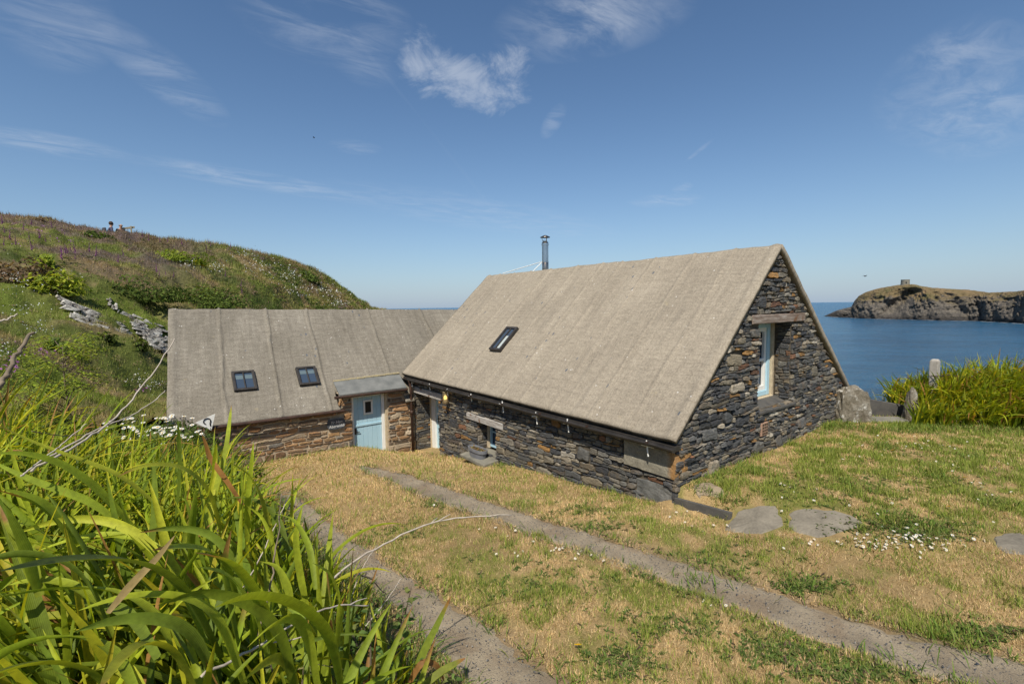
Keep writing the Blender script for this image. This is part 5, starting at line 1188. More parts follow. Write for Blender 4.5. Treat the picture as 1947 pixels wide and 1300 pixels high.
# ---- hillside cover -----------------------------------------------------------------
n = 210000; P, vv = hill_sample(n, -.25); u, v, d = project(P); k = (u > -40) & (u < 900) & (d > 5); P, vv, d = P[k], vv[k], d[k]; n = len(P)
hcol = hill_col(P[:, 0], P[:, 1], vv); c1 = hcol * U_(.5, 1.5, n)[:, None] * np.array([1.2, 1.2, 1.05])
kd = rng.random(n) < .16; c1[kd] = pickcol(int(kd.sum()), [(.30, .23, .12), (.22, .15, .10), (.25, .26, .08)], [2, 1, 1])
hh = U_(.12, .38, n) * (.7 + .9 * fbm(P[:, 0] * .5, P[:, 1] * .5, 101, 3)) * np.clip(d / 40, .55, 1.2); wd_ = U_(.012, .035, n) * np.clip(d / 30, .6, 1.6)
az = U_(0, 6.28, n); el = U_(.5, 1.5, n); S3 = np.stack([-np.sin(az) * wd_ / 2, np.cos(az) * wd_ / 2, 0 * az], 1); B = P - np.array([0, 0, .03])
T = B + np.stack([np.cos(el) * np.cos(az), np.cos(el) * np.sin(az), np.sin(el)], 1) * hh[:, None]
o = obj('hill_grass', np.stack([B - S3, B + S3, T], 1).reshape(-1, 3), np.arange(3 * n).reshape(-1, 3), M['grass'], None, attr={'col': np.repeat(c1, 3, 0)}); tag(o, 'rough grass and heather covering the hillside', 'grass', kind='stuff')
# drifts of white flowers
W = [(470, 492, 30, 12, 60), (545, 530, 45, 12, 110), (600, 555, 40, 10, 110), (640, 583, 20, 6, 60), (500, 515, 30, 12, 70), (410, 515, 14, 8, 40), (360, 510, 20, 10, 30), (640, 562, 25, 8, 40), (30, 545, 25, 10, 40), (55, 605, 40, 8, 50), (70, 640, 30, 12, 60), (130, 540, 20, 8, 30), (265, 740, 30, 10, 60), (300, 745, 20, 8, 40), (10, 690, 15, 20, 40), (560, 565, 25, 8, 40), (60, 555, 50, 30, 60)]
PC = []
for (u_, v_, su, sv, k_) in W:
    for _ in range(k_): PC.append(hill_at(u_ + rng.normal(0, su * .6), v_ + rng.normal(0, sv * .6)) + rng.normal(0, .06, 3))
PC = np.array(PC); n = len(PC); PC[:, 2] += U_(.2, .5, n); r_ = U_(.045, .085, n) * np.clip(project(PC)[2] / 42, .35, 1.2)
def quads(P, r, jit=1.0):
    n = len(P); a = rng.normal(0, 1, (n, 3)); a /= np.linalg.norm(a, axis=1)[:, None]; b = np.cross(a, rng.normal(0, 1, (n, 3))); b /= np.linalg.norm(b, axis=1)[:, None]; r = np.asarray(r)[:, None]
    return np.stack([P - a * r - b * r * .6, P + a * r * .2 - b * r * .6, P + a * r, P + a * r * .2 + b * r * .6], 1).reshape(-1, 3), np.arange(4 * n).reshape(-1, 4)
V, F = quads(PC, r_); o = obj('white_flowers', V, F, M['petal'], None, attr={'col': np.full((len(V), 3), .72)}); tag(o, 'drifts of small white flowers on the hillside', 'flowers', kind='stuff')
PC = []
for (u_, v_, su, sv, k_) in [(75, 680, 35, 12, 50), (20, 710, 25, 15, 40), (270, 750, 15, 8, 16), (120, 470, 80, 15, 50), (60, 440, 60, 12, 40)]:
    for _ in range(k_): PC.append(hill_at(u_ + rng.normal(0, su * .6), v_ + rng.normal(0, sv * .6)))
PC = np.array(PC); n = len(PC); PC[:, 2] += U_(.12, .3, n); V, F = quads(PC, U_(.03, .055, n)); o = obj('pink_flowers', V, F, M['petal'], None, attr={'col': np.tile(np.array([[.33, .13, .35]]), (len(V), 1))}); tag(o, 'scattered pink thrift and campion on the lower hillside', 'flowers', kind='stuff')

# leafy bushes
def leaf_cloud(c, rad, n, size, cols, pw, seed, axis=None, up=.4, lumps=7):
    r = np.random.default_rng(seed); c = np.asarray(c, float); L = r.normal(0, 1, (lumps, 3)); L /= np.linalg.norm(L, axis=1)[:, None]; L[:, 2] = np.abs(L[:, 2]) * .8
    lc = L * .55; which = r.integers(0, lumps, n); q = r.normal(0, 1, (n, 3)); q /= np.linalg.norm(q, axis=1)[:, None]; rr = r.random(n) ** .4 * .48
    P = lc[which] + q * rr[:, None]; P[:, 2] = np.abs(P[:, 2]) * .9
    nrm = P / (np.linalg.norm(P, axis=1)[:, None] + 1e-6) + r.normal(0, .6, (n, 3)) + np.array([0, 0, up]); nrm /= np.linalg.norm(nrm, axis=1)[:, None]
    a = np.cross(nrm, r.normal(0, 1, (n, 3))); a /= np.linalg.norm(a, axis=1)[:, None]; b = np.cross(nrm, a); s = (size * (.6 + .8 * r.random(n)))[:, None]
    Pw = c + P * np.asarray(rad)
    V = np.stack([Pw - a * s, Pw - b * s * .45 + nrm * s * .12, Pw + a * s, Pw + b * s * .45 + nrm * s * .12], 1).reshape(-1, 3)
    i = r.choice(len(cols), n, p=np.array(pw) / sum(pw)); cc = np.array(cols)[i] * (.7 + .6 * r.random(n))[:, None]
    return V, np.arange(4 * n).reshape(-1, 4), np.repeat(cc, 4, 0)
def bush(name, u, v, wpx, hpx, n, size, cols, pw, label, cat, seed, sink=.15, group=None):
    p = hill_at(u, v + hpx * .5); d = project(p[None])[2][0]; w = wpx / FPX * d / 2; h = hpx / FPX * d
    t = thing(name, label, cat, p, 0, group)
    V, F, C = leaf_cloud(p + np.array([0, 0, -h * sink]), (w * 1.25, w * .9, h * 1.6), n, size, cols, pw, seed); obj('foliage', V, F, M['foliage'], t, attr={'col': C})
    m = MB()
    for k in range(4): a = k * 1.6 + seed; m.tube([p + np.array([0, 0, -.1]), p + np.array([math.cos(a) * w * .3, math.sin(a) * w * .3, h * .3]), p + np.array([math.cos(a) * w * .55, math.sin(a) * w * .5, h * .6])], [.03, .022, .01], 5)
    m.build('stem', M['bark'], t)
YG = [(.21, .26, .03), (.28, .30, .035), (.15, .20, .03)]; DG = [(.060, .088, .018), (.09, .125, .026), (.04, .06, .014)]; MG = [(.10, .145, .03), (.14, .185, .04), (.075, .11, .028)]; BR = [(.13, .085, .05), (.18, .125, .075), (.09, .07, .04)]
bush('bush', 100, 532, 90, 42, 1500, .11, YG, [2, 2, 1], 'bright yellow green rounded bush left on the hillside', 'bush', 1)
bush('bush', 88, 495, 38, 26, 500, .10, YG, [2, 1, 2], 'small bright green bush just above the rounded yellow green one', 'bush', 2)
bush('bush', 268, 545, 150, 44, 2600, .09, DG, [2, 2, 1], 'wide dark green gorse mound above the pale rocks', 'gorse', 3)
bush('bush', 400, 560, 150, 36, 2400, .09, DG + MG, [2, 2, 1, 1, 1, 1], 'dark gorse bank just behind the low roof ridge', 'gorse', 4)
bush('bush', 350, 487, 90, 22, 1300, .10, [(.14, .19, .02), (.20, .23, .03), (.09, .13, .02)], [2, 1, 1], 'mid green bush patch high on the slope', 'bush', 5)
bush('bush', 372, 500, 40, 16, 500, .10, [(.42, .38, .02), (.30, .30, .03)], [2, 1], 'yellow flowering bush high on the slope', 'bush', 6)
bush('bush', 590, 522, 42, 20, 700, .12, DG + MG, [1, 1, 1, 1, 1, 1], 'dark shrub near the right shoulder of the hill', 'bush', 7)
bush('bush', 40, 512, 110, 40, 1700, .10, BR, [1, 1, 1], 'brown dead heather thicket at the left edge', 'heather', 8)
bush('bush', 600, 460 + 125, 60, 14, 500, .11, DG, [1, 1, 1], 'low dark bush beside the white flower drift by the ridge', 'bush', 9)
bush('bush', 112, 655, 46, 26, 600, .07, MG, [2, 2, 1], 'small green bush under the left end of the pale rocks', 'bush', 10)
bush('bush', 200, 640, 36, 22, 420, .07, DG, [2, 2, 1], 'dark little bush between the two pale rock faces', 'bush', 11)
bush('bush', 265, 655, 30, 24, 380, .06, DG, [2, 2, 1], 'dark bush against the pale rock beside the low roof', 'bush', 12)
bush('bush', 180, 447, 50, 12, 400, .12, DG, [1, 1, 1], 'low dark clump below the two walkers', 'bush', 13)
bush('bush', 78, 417, 14, 7, 120, .10, BR, [1, 1, 1], 'tiny brown bush on the skyline', 'bush', 14)

# heath scrub between the named bushes
P, vv = hill_sample(3400, -.22, 1.0); u, v, d = project(P); k = (u > -60) & (u < 740) & (d > 5); P, vv, d, us_ = P[k], vv[k], d[k], u[k]
parts_s = []
PAL = [[(.09, .14, .025), (.13, .18, .035), (.055, .09, .02)], [(.20, .145, .10), (.26, .19, .13), (.15, .11, .085)], [(.20, .215, .06), (.26, .26, .08), (.15, .17, .05)], [(.30, .235, .13), (.24, .19, .10), (.36, .29, .17)], [(.19, .13, .155), (.20, .14, .13), (.15, .14, .07)]]
for i in range(len(P)):
    q = fbm(P[i, 0] * .25, P[i, 1] * .25, 111, 3); pi = int(np.clip((q - .28) / .44 * 5 + rng.normal(0, .7), 0, 4)); 
    if pi == 4 and vv[i] < .45: pi = 2
    if us_[i] < 340 and vv[i] > .5 and rng.random() < .65: pi = 4 if rng.random() < .65 else 1
    s_ = U_(.25, .75, 1)[0] * min(1.2, max(.35, d[i] / 40)); parts_s.append(leaf_cloud(P[i] - np.array([0, 0, .08]), (s_, s_, s_ * U_(.35, .7, 1)[0]), 46, .055 * min(1.3, max(.5, d[i] / 40)), PAL[pi], [2, 2, 1], 1000 + i, lumps=4))
V, F, Cc = merge(parts_s); o = obj('heath_scrub', V, F, M['foliage'], None, attr={'col': Cc}); tag(o, 'low heather and bramble scrub patched over the whole hillside', 'scrub', kind='stuff')
nx = 900; X = U_(-17, -6.4, nx); Y = U_(6.5, 17, nx); Zg = G(X, Y); pr_ = []
for i in range(nx):
    if X[i] > -6.9 and Y[i] > 9: continue
    s_ = U_(.25, .6, 1)[0]; pr_.append(leaf_cloud((X[i], Y[i], Zg[i] - .05), (s_, s_, s_ * .8), 70, .04, PAL[int(rng.integers(0, 3)) if rng.random() < .75 else 0], [2, 2, 1], 3000 + i, lumps=4))
V, F, Cc = merge(pr_); o = obj('hollow_scrub', V, F, M['foliage'], None, attr={'col': Cc}); tag(o, 'low bramble and weeds filling the hollow between bank and hill', 'scrub', kind='stuff')
# rock outcrops
def outcrop(name, quad, label, seed, n=26):
    r = np.random.default_rng(seed); A, B, C, D = [hill_at(*q) for q in quad]; cen = (A + B + C + D) / 4
    t = thing(name, label, 'rock', cen); m = MB(); view = C0 - cen; view /= np.linalg.norm(view)
    for k in range(n):
        a, b = r.random(), r.random(); p = (A * (1 - a) + B * a) * (1 - b) + (D * (1 - a) + C * a) * b
        ex = (B - A) * .55 + (C - D) * .45; ln = np.linalg.norm(ex); ex /= ln; ey = np.cross(view, ex); ey /= np.linalg.norm(ey); sx = r.uniform(.07, .20) * ln; sy = r.uniform(.035, .11); sz = r.uniform(.12, .32); tw = r.normal(0, .10)
        ex2 = ex * math.cos(tw) + ey * math.sin(tw); ey2 = np.cross(view, ex2); jit = lambda: r.uniform(.8, 1.2)
        p = p + view * r.uniform(.05, .45)
        pts = [p + ex2 * (sx * s1 * jit()) + ey2 * (sy * s2 * jit()) - view * .3 for s1, s2 in ((-1, -1), (1, -.6), (1.1, .7), (-.9, 1))]; top = [p + (q + view * .3 - p) * r.uniform(.65, .9) + view * sz * .4 for q in pts]
        m.hexa(pts, top)
    m.build('rock', M['outcrop'], t, recalc=True)
def outcrop_fn(t, b):
    co = t.coord(); n = t.noise(t.mapping(co, (1, 1, 2.5)), 2.2, 6, .7); f = t.noise(co, 9, 4)
    base = t.ramp(t.math('ADD', t.math('MULTIPLY', n, .65), t.math('MULTIPLY', f, .35)), [(.40, (.05, .043, .038)), (.47, (.29, .27, .24)), (.60, (.58, .56, .51))])
    t.set(b.inputs['Base Color'], base); t.set(b.inputs['Normal'], t.bump(n, .9, .1))
M['outcrop'] = material('pale_outcrop', outcrop_fn, rough=.9)
outcrop('rock_outcrop', [(122, 570), (236, 618), (250, 642), (150, 612)], 'long pale rock face slanting down left of the low cottage', 1, 60)
outcrop('rock_outcrop', [(200, 562), (216, 572), (228, 600), (216, 594)], 'small pale rock wedge above the other outcrops', 2, 26)
outcrop('rock_outcrop', [(236, 594), (324, 622), (322, 676), (284, 656)], 'pale layered rock face touching the end of the low roof', 3, 70)
outcrop('rock_outcrop', [(690, 576), (712, 588), (722, 592), (700, 590)], 'bare pale rocks where the hill meets the sea', 4, 10)

# foxgloves: one built, the rest copied
def foxglove_mesh():
    r = np.random.default_rng(5); V, F, C = [], [], []; m = MB()
    m.tube([(0, 0, -.05), (.01, 0, .6), (.0, .01, 1.25)], [.012, .010, .004], 5); C += [(.14, .17, .06)] * len(m.V)
    for k in range(26):
        z = .48 + k * .028; a = r.uniform(-2.6, 2.6); L = .075 * (1 - k / 36); b = len(m.V); d = np.array([math.cos(a), math.sin(a), -.55]); d /= np.linalg.norm(d); m.tube([np.array([0, 0, z]), np.array([0, 0, z]) + d * L * .6, np.array([0, 0, z]) + d * L], [.010, .024 * (1 - k / 40), .032 * (1 - k / 40)], 6); C += [(.27, .06, .27)] * (len(m.V) - b)
    for k in range(5):
        a = k * 1.3; b = len(m.V); d = np.array([math.cos(a), math.sin(a), .15]); s = np.array([-d[1], d[0], 0]); m.add([(0, 0, .1), d * .14 + s * .05 + np.array([0, 0, .12]), d * .28 + np.array([0, 0, .05]), d * .14 - s * .05 + np.array([0, 0, .12])], [(0, 1, 2, 3)]); C += [(.10, .15, .05)] * 4
    me = bpy.data.meshes.new('foxglove'); me.from_pydata(m.V, [], m.F); me.update(); a = me.color_attributes.new('col', 'FLOAT_COLOR', 'POINT'); a.data.foreach_set('color', np.hstack([np.array(C), np.ones((len(C), 1))]).astype(np.float32).ravel()); me.materials.append(M['petal']); return me
mf = foxglove_mesh()
fx_px = [(12, 445), (5, 432), (20, 462), (8, 470), (43, 440), (55, 455), (75, 458), (88, 460), (65, 482), (118, 492), (125, 488), (132, 484), (138, 478), (146, 484), (116, 500), (170, 484), (182, 492), (143, 494), (235, 488), (102, 435), (30, 470), (298, 520), (305, 528), (318, 524), (328, 528), (225, 502), (60, 430), (305, 460), (282, 460), (272, 452), (398, 462), (403, 468), (440, 473), (390, 475), (443, 570), (460, 560), (458, 545), (348, 468), (320, 462), (430, 528), (590, 545)]
for (u_, v_) in fx_px:
    p = hill_at(u_, v_ + 6); o = bpy.data.objects.new('foxglove', mf); COL.objects.link(o); o.location = p; o.rotation_euler = (rng.normal(0, .08), rng.normal(0, .08), rng.random() * 6.28); s = U_(.42, .7, 1)[0]; o.scale = (s, s, s); tag(o, 'upright purple foxglove spike on the grassy hillside', 'foxglove', 'foxgloves on the hill')

# ---- sapling, nettles, bramble, corner shrub, daisies ---------------------------------
p = atd(130, 770, 13.0); p[2] = float(G(p[0], p[1])); top = atd(130, 655, 13.0)
sp_ = thing('sapling', 'slender young elder with feathery leaves standing before the hill', 'sapling', p); m = MB(); H_ = top[2] - p[2]
trunk = [p + np.array([.03 * math.sin(k), .02 * k / 6, H_ * k / 6]) for k in range(7)]; m.tube(trunk, [.028, .026, .023, .02, .016, .011, .005], 7)
Vs, Fs, Cs = [], [], []; o_ = 0; r = np.random.default_rng(8)
for k in range(26):
    f = .42 + .58 * r.random(); b0 = p + np.array([0, 0, H_ * f]); a = r.random() * 6.28; L = (.4 + .6 * r.random()) * (1.25 - f) * 1.05 + .15; tip = b0 + np.array([math.cos(a) * L, math.sin(a) * L, L * .75]); m.tube([b0, (b0 + tip) / 2 + np.array([0, 0, -.04]), tip], [.010, .007, .003], 5)
    for q in range(10):
        s = .35 + .7 * q / 10; c = b0 + (tip - b0) * s; aa = a + r.normal(0, 1.1); n_ = 7
        for j in range(n_):
            l = .11 * (j // 2 + .6); dirv = np.array([math.cos(aa), math.sin(aa), -.25]); sd = np.array([-dirv[1], dirv[0], 0]) * (1 if j % 2 else -1) * (0 if j == n_ - 1 else 1); b1 = c + dirv * l; e1 = b1 + (sd + dirv * .5) * .085; wv = np.cross(e1 - b1, np.array([0, 0, 1.])); wv = wv / (np.linalg.norm(wv) + 1e-6) * .022
            Vs += [b1, (b1 + e1) / 2 + wv, e1 - np.array([0, 0, .015]), (b1 + e1) / 2 - wv]; col = np.array([(.19, .25, .03), (.13, .18, .03), (.26, .29, .04)][r.integers(0, 3)]) * r.uniform(.8, 1.2); Cs += [col] * 4; Fs.append((o_, o_ + 1, o_ + 2, o_ + 3)); o_ += 4
m.build('trunk', M['bark'], sp_, smooth=True); obj('crown', np.array(Vs), np.array(Fs), M['foliage'], sp_, attr={'col': np.array(Cs)})
def ovate(base, d, up, L, W, serr=9):
    """serrated ovate leaf: returns verts, faces"""
    d = d / np.linalg.norm(d); s = np.cross(d, up); s /= np.linalg.norm(s) + 1e-9; n = np.cross(s, d); V = []; F = []
    for k in range(serr + 1):
        t = k / serr; w = W * math.sin(math.pi * min(1, t ** .65)) * (1 - .3 * t); z = -.30 * L * t * t; c = base + d * L * t + n * z; j = 1 + (.16 if k % 2 else -.10)
        V += [c - s * w * j + n * w * .35, c - n * 0.0, c + s * w * j + n * w * .35]
    for k in range(serr):
        b = k * 3; F += [(b, b + 1, b + 4, b + 3), (b + 1, b + 2, b + 5, b + 4)]
    return V, F
def leafy_herb(name, base, H_, nst, Lf, Wf, cols, label, cat, seed, spread=.12, pairs=6, stemmat='bark'):
    r = np.random.default_rng(seed); t = thing(name, label, cat, base); V, F, C = [], [], []; m = MB()
    for s_i in range(nst):
        b = base + np.array([r.normal(0, spread), r.normal(0, spread), -.05]); lean = r.normal(0, .16, 2); h = H_ * r.uniform(.65, 1.05); top = b + np.array([lean[0] * h, lean[1] * h, h]); m = MB(); m.tube([b, (b + top) / 2, top], [.006, .005, .003], 5); m.build('stem', M[stemmat], t); a0 = r.random() * 3
        for k in range(pairs):
            f = .25 + .75 * (k + 1) / pairs; c = b + (top - b) * f; sz = (1.1 - .6 * f) if k < pairs - 1 else .35
            for q in (0, math.pi):
                a = a0 + k * 1.57 + q + r.normal(0, .2); d = np.array([math.cos(a), math.sin(a), .15 + r.normal(0, .15)]); v, f_ = ovate(c + d * .02, d, np.array([0, 0, 1.]), Lf * sz * r.uniform(.85, 1.15), Wf * sz); o2 = len(V); V += v; F += [tuple(i + o2 for i in g) for g in f_]; C += [np.array(cols[r.integers(0, len(cols))]) * r.uniform(.8, 1.2)] * len(v)
    obj('foliage', np.array(V), np.array(F), M['foliage'], t, attr={'col': np.array(C)})
NC = [(.085, .14, .035), (.12, .18, .045), (.07, .11, .03), (.15, .17, .05)]
for k, (u_, v_, dd, h_, lab) in enumerate([(690, 1290, 2.75, .55, 'dark nettle clump at the bottom edge beside the near wheel track'), (560, 1330, 2.1, .5, 'nettle clump lowest at the bottom edge among strap leaves'), (640, 1230, 3.1, .55, 'serrated nettle clump under the bare arching stem'), (760, 1330, 2.6, .35, 'short nettle sprig nearest the track at the bottom edge')]):
    q = atd(u_, v_, dd); q[2] = float(G(q[0], q[1])); leafy_herb('nettle', q, h_ + .1, 8, .10, .032, NC, lab, 'nettle', 20 + k, .13)
q = atd(660, 1100, 4.6); q[2] = float(G(q[0], q[1])); leafy_herb('bramble', q, .75, 5, .13, .05, [(.20, .24, .045), (.26, .27, .05), (.15, .19, .04)], 'bramble sprig with yellow green leaves hanging over the near track', 'bramble', 31, .10, 4)
q = atd(500, 1180, 3.6); q[2] = float(G(q[0], q[1])); leafy_herb('bramble', q, .6, 6, .11, .045, NC, 'low dark bramble among the strap leaves of the bank', 'bramble', 33, .2, 4)
# shrub against the low roof corner
q = atd(335, 830, 11.0); q[2] = float(G(q[0], q[1])); zt = atd(335, 772, 11.0)[2]; t = thing('shrub', 'small dark green shrub with reddish tips against the low roof corner', 'shrub', q); V, F, C = leaf_cloud(q, (.85, .7, (zt - q[2]) * 1.0), 3000, .045, [(.075, .115, .03), (.11, .15, .035), (.055, .08, .025), (.16, .09, .045)], [3, 2, 2, .6], 41, lumps=12); obj('foliage', V, F, M['foliage'], t, attr={'col': C}); m = MB()
for k in range(6): a = k * 1.05; m.tube([q, q + np.array([.3 * math.cos(a), .3 * math.sin(a), (zt - q[2]) * .8])], [.02, .006], 5)
m.build('stem', M['bark'], t)
for k, (u_, v_, dd, w_, lab) in enumerate([(215, 800, 9.5, 1.2, 'low leafy thicket before the sapling'), (90, 775, 11.0, 1.3, 'leafy thicket at the sapling foot, furthest left'), (290, 790, 12.0, 1.0, 'leafy thicket left of the shrub at the roof corner'), (400, 850, 9.0, .8, 'dark leafy clump below the white notice')]):
    q = atd(u_, v_, dd); zt = q[2] + .15; q[2] = float(G(q[0], q[1])); t = thing('thicket', lab, 'undergrowth', q, 0, 'thickets behind the bank'); hgt = max(.5, zt - q[2]); V, F, C = leaf_cloud(q, (w_, w_ * .8, hgt), 2600, .05, [(.085, .13, .03), (.13, .17, .04), (.06, .085, .025), (.17, .19, .06)], [3, 2, 2, 1], 51 + k, lumps=11); obj('foliage', V, F, M['foliage'], t, attr={'col': C}); m = MB()
    for j in range(5): a = j * 1.3; m.tube([q, q + np.array([.4 * math.cos(a), .4 * math.sin(a), hgt * .7])], [.02, .006], 5)
    m.build('stem', M['bark'], t)
me_o = flower_mesh('oxeye', .034, 14, (.82, .82, .80), (.70, .45, .03), (.12, .18, .05), .5)
for k in range(70):
    u_ = U_(205, 395, 1)[0]; v_ = 803 + .06 * (u_ - 290) + rng.normal(0, 10); dd = U_(8.0, 9.6, 1)[0]; q = atd(u_, v_, dd)
    o = bpy.data.objects.new('oxeye_daisy', me_o); COL.objects.link(o); o.location = (q[0], q[1], q[2] - .5); o.rotation_euler = (rng.normal(.22, .18) * 1.0, rng.normal(-.25, .18), rng.random() * .6); s = U_(.8, 1.15, 1)[0]; o.scale = (s, s, s); tag(o, 'tall white oxeye daisy in the drift before the low cottage roof', 'daisy', 'oxeye daisies by the low roof')

# ---- bare stems -----------------------------------------------------------------------
def stem(pts, r0, r1, label, mt='twig', twigs=0, seed=0):
    P = [atd(u_, v_, dd) for u_, v_, dd in pts]; r = np.random.default_rng(seed)
    D = np.r_[0, np.cumsum([np.linalg.norm(P[i + 1] - P[i]) for i in range(len(P) - 1)])]; n = 26; s = np.linspace(0, D[-1], n); Q = []
    for k in range(n):
        i = min(int(np.searchsorted(D, s[k], 'right') - 1), len(P) - 2); t = (s[k] - D[i]) / (D[i + 1] - D[i]); p0, p1, p2, p3 = P[max(i - 1, 0)], P[i], P[i + 1], P[min(i + 2, len(P) - 1)]
        Q.append(.5 * ((2 * p1) + (-p0 + p2) * t + (2 * p0 - 5 * p1 + 4 * p2 - p3) * t * t + (-p0 + 3 * p1 - 3 * p2 + p3) * t ** 3) + r.normal(0, r0 * .35, 3))
    r0 *= .7; r1 *= .7; base = Q[0].copy(); t_ = thing('dry_stem', label, 'dead stem', base, 0, 'bare dead stems over the bank'); m = MB(); m.tube(Q, list(np.linspace(r0, r1, n)), 7); m.build('stem', M[mt], t_, smooth=True)
    if twigs:
        m = MB()
        for k in range(twigs):
            m = MB(); i = r.integers(8, n - 2); d = Q[i + 1] - Q[i]; d /= np.linalg.norm(d); e = Q[i] + d * .10 + r.normal(0, .05, 3); m.tube([Q[i], (Q[i] + e) / 2 + r.normal(0, .006, 3), e], [r1 * 1.2, r1, r1 * .5], 5); m.build('side_twig', M[mt], t_)
stem([(600, 1140, 3.2), (655, 1080, 3.4), (720, 1040, 3.6), (800, 1000, 3.8), (880, 983, 3.95), (972, 978, 4.05)], .012, .007, 'pale bare stem arching out over the wheel track', 'twig', 3, 1)
stem([(60, 895, 3.2), (180, 825, 3.5), (245, 768, 3.7), (290, 710, 3.8), (334, 645, 3.9)], .010, .005, 'long pale stem rising in front of the low roof corner', 'twig', 0, 2)
stem([(70, 880, 3.3), (190, 815, 3.6), (260, 785, 3.8), (315, 742, 4.0)], .008, .004, 'thinner pale stem forking below the long one', 'twig', 0, 3)
stem([(-20, 750, 2.6), (10, 715, 2.7), (35, 665, 2.8), (62, 632, 2.9)], .014, .009, 'thick brown stem at the left edge before the hill', 'twig_dark', 0, 4)
stem([(-20, 614, 3.0), (10, 608, 3.0), (34, 597, 3.0)], .007, .004, 'short pale stem tip at the left edge, uppermost', 'twig', 0, 5)
stem([(380, 1285, 1.7), (480, 1235, 1.8), (560, 1185, 1.9), (630, 1153, 2.0), (700, 1150, 2.1)], .007, .004, 'pale stem crossing the lowest leaves at the bottom', 'twig', 2, 6)
stem([(440, 1150, 2.5), (478, 1090, 2.6), (505, 1040, 2.7), (530, 985, 2.8), (545, 950, 2.9)], .006, .003, 'white thin stem bending up through the middle leaves', 'twig', 0, 7)
stem([(480, 1240, 2.2), (510, 1130, 2.3), (525, 1040, 2.4), (535, 940, 2.5)], .008, .004, 'brown upright dead stalk in the middle of the leaves', 'twig_dark', 0, 8)
stem([(665, 1150, 3.2), (680, 1100, 3.3), (700, 1060, 3.4), (718, 1035, 3.5)], .005, .003, 'thin pale upright stem beside the arching one', 'twig', 0, 9)
stem([(680, 1090, 3.4), (705, 1100, 3.5), (722, 1118, 3.55), (735, 1128, 3.6)], .008, .005, 'short dark crooked twig over the near track', 'twig_dark', 0, 10)
stem([(695, 1190, 2.9), (735, 1140, 3.0), (762, 1100, 3.1)], .005, .003, 'short straw coloured stem leaning over the near track', 'twig', 0, 11)
stem([(40, 905, 2.9), (110, 850, 3.1), (165, 805, 3.2)], .006, .003, 'short pale stem lying among the leaves at the far left', 'twig', 0, 12)
stem([(60, 820, 4.0), (120, 828, 4.1), (180, 825, 4.2)], .005, .003, 'thin dark stem lying level among the leaves at the left', 'twig_dark', 0, 13)
# a few single leaves that stand out in front of the track
def single(pts, w, col, tip, label, seed):
    P = [atd(u_, v_, dd) for u_, v_, dd in pts]; D = np.linspace(0, 1, 15); k = np.linspace(0, 1, len(P)); P = np.array(P); Q = np.stack([np.interp(D, k, P[:, i]) for i in range(3)], 1)
    for _ in range(3): Q[1:-1] = (Q[:-2] + 2 * Q[1:-1] + Q[2:]) / 4
    V, C = [], []
    for i, q in enumerate(Q):
        t = Q[min(i + 1, 14)] - Q[max(i - 1, 0)]; t /= np.linalg.norm(t); vw = C0 - q; vw /= np.linalg.norm(vw); s = np.cross(t, vw * .8 + np.array([0, 0, .4])); s /= np.linalg.norm(s); n = np.cross(s, t); h = w / 2 * min(1, .5 + 2 * D[i]) * (1 - D[i] ** 3.0) ** .8 + .0008
        V += [q - s * h + n * h * .25, q - n * h * .2, q + s * h + n * h * .25]; f = float(sst(.78, .95, D[i])) if tip else 0; c = np.array(col) * (1 - f) + np.array([.36, .16, .045]) * f; C += [np.r_[c, 0], np.r_[c * .88, .5], np.r_[c, 1]]
    o = obj('strap_leaf', V, np.concatenate([np.array([[i * 3, i * 3 + 1, i * 3 + 4, i * 3 + 3], [i * 3 + 1, i * 3 + 2, i * 3 + 5, i * 3 + 4]]) for i in range(14)]), M['leaf'], None, smooth=True, attr={'col': np.array(C)}); tag(o, label, 'leaf')
single([(775, 1320, 2.6), (800, 1250, 2.65), (830, 1190, 2.7), (858, 1132, 2.75)], .045, (.20, .25, .03), True, 'single upright green leaf with a brown tip against the track', 1)
single([(770, 1315, 2.5), (800, 1255, 2.5), (832, 1262, 2.52), (845, 1295, 2.55)], .035, (.30, .15, .05), False, 'curled brown dead leaf at the bottom edge by the track', 2)
single([(800, 1310, 2.45), (840, 1275, 2.5), (885, 1250, 2.55)], .045, (.24, .27, .04), True, 'short leaf with orange tip lowest at the track edge', 3)
single([(205, 1165, 1.5), (250, 1110, 1.55), (300, 1060, 1.6), (332, 1018, 1.65)], .019, (.42, .30, .13), False, 'straw coloured dry leaf slanting up in the middle of the leaves', 4)
single([(462, 960, 3.0), (425, 905, 3.05), (398, 872, 3.1), (392, 845, 3.1), (384, 826, 3.1)], .026, (.36, .17, .05), False, 'orange brown withered leaf standing before the brown stone wall', 5)

pl_, pc_ = PLANTER
r = np.random.default_rng(77); V, F, C = [], [], []
for k in range(46):
    b = pc_ + np.array([r.uniform(-.09, .09), r.uniform(-.27, .27), .185]); a = r.random() * 6.28; v, f_ = ovate(b, np.array([math.cos(a), math.sin(a), r.uniform(.3, 1.6)]), np.array([0, 0, 1.]), r.uniform(.05, .12), .02, 5); o2 = len(V); V += v; F += [tuple(i + o2 for i in g) for g in f_]; C += [np.array([(.12, .14, .04), (.20, .12, .05), (.26, .20, .09)][r.integers(0, 3)])] * len(v)
obj('plant', np.array(V), np.array(F), M['foliage'], pl_, attr={'col': np.array(C)})
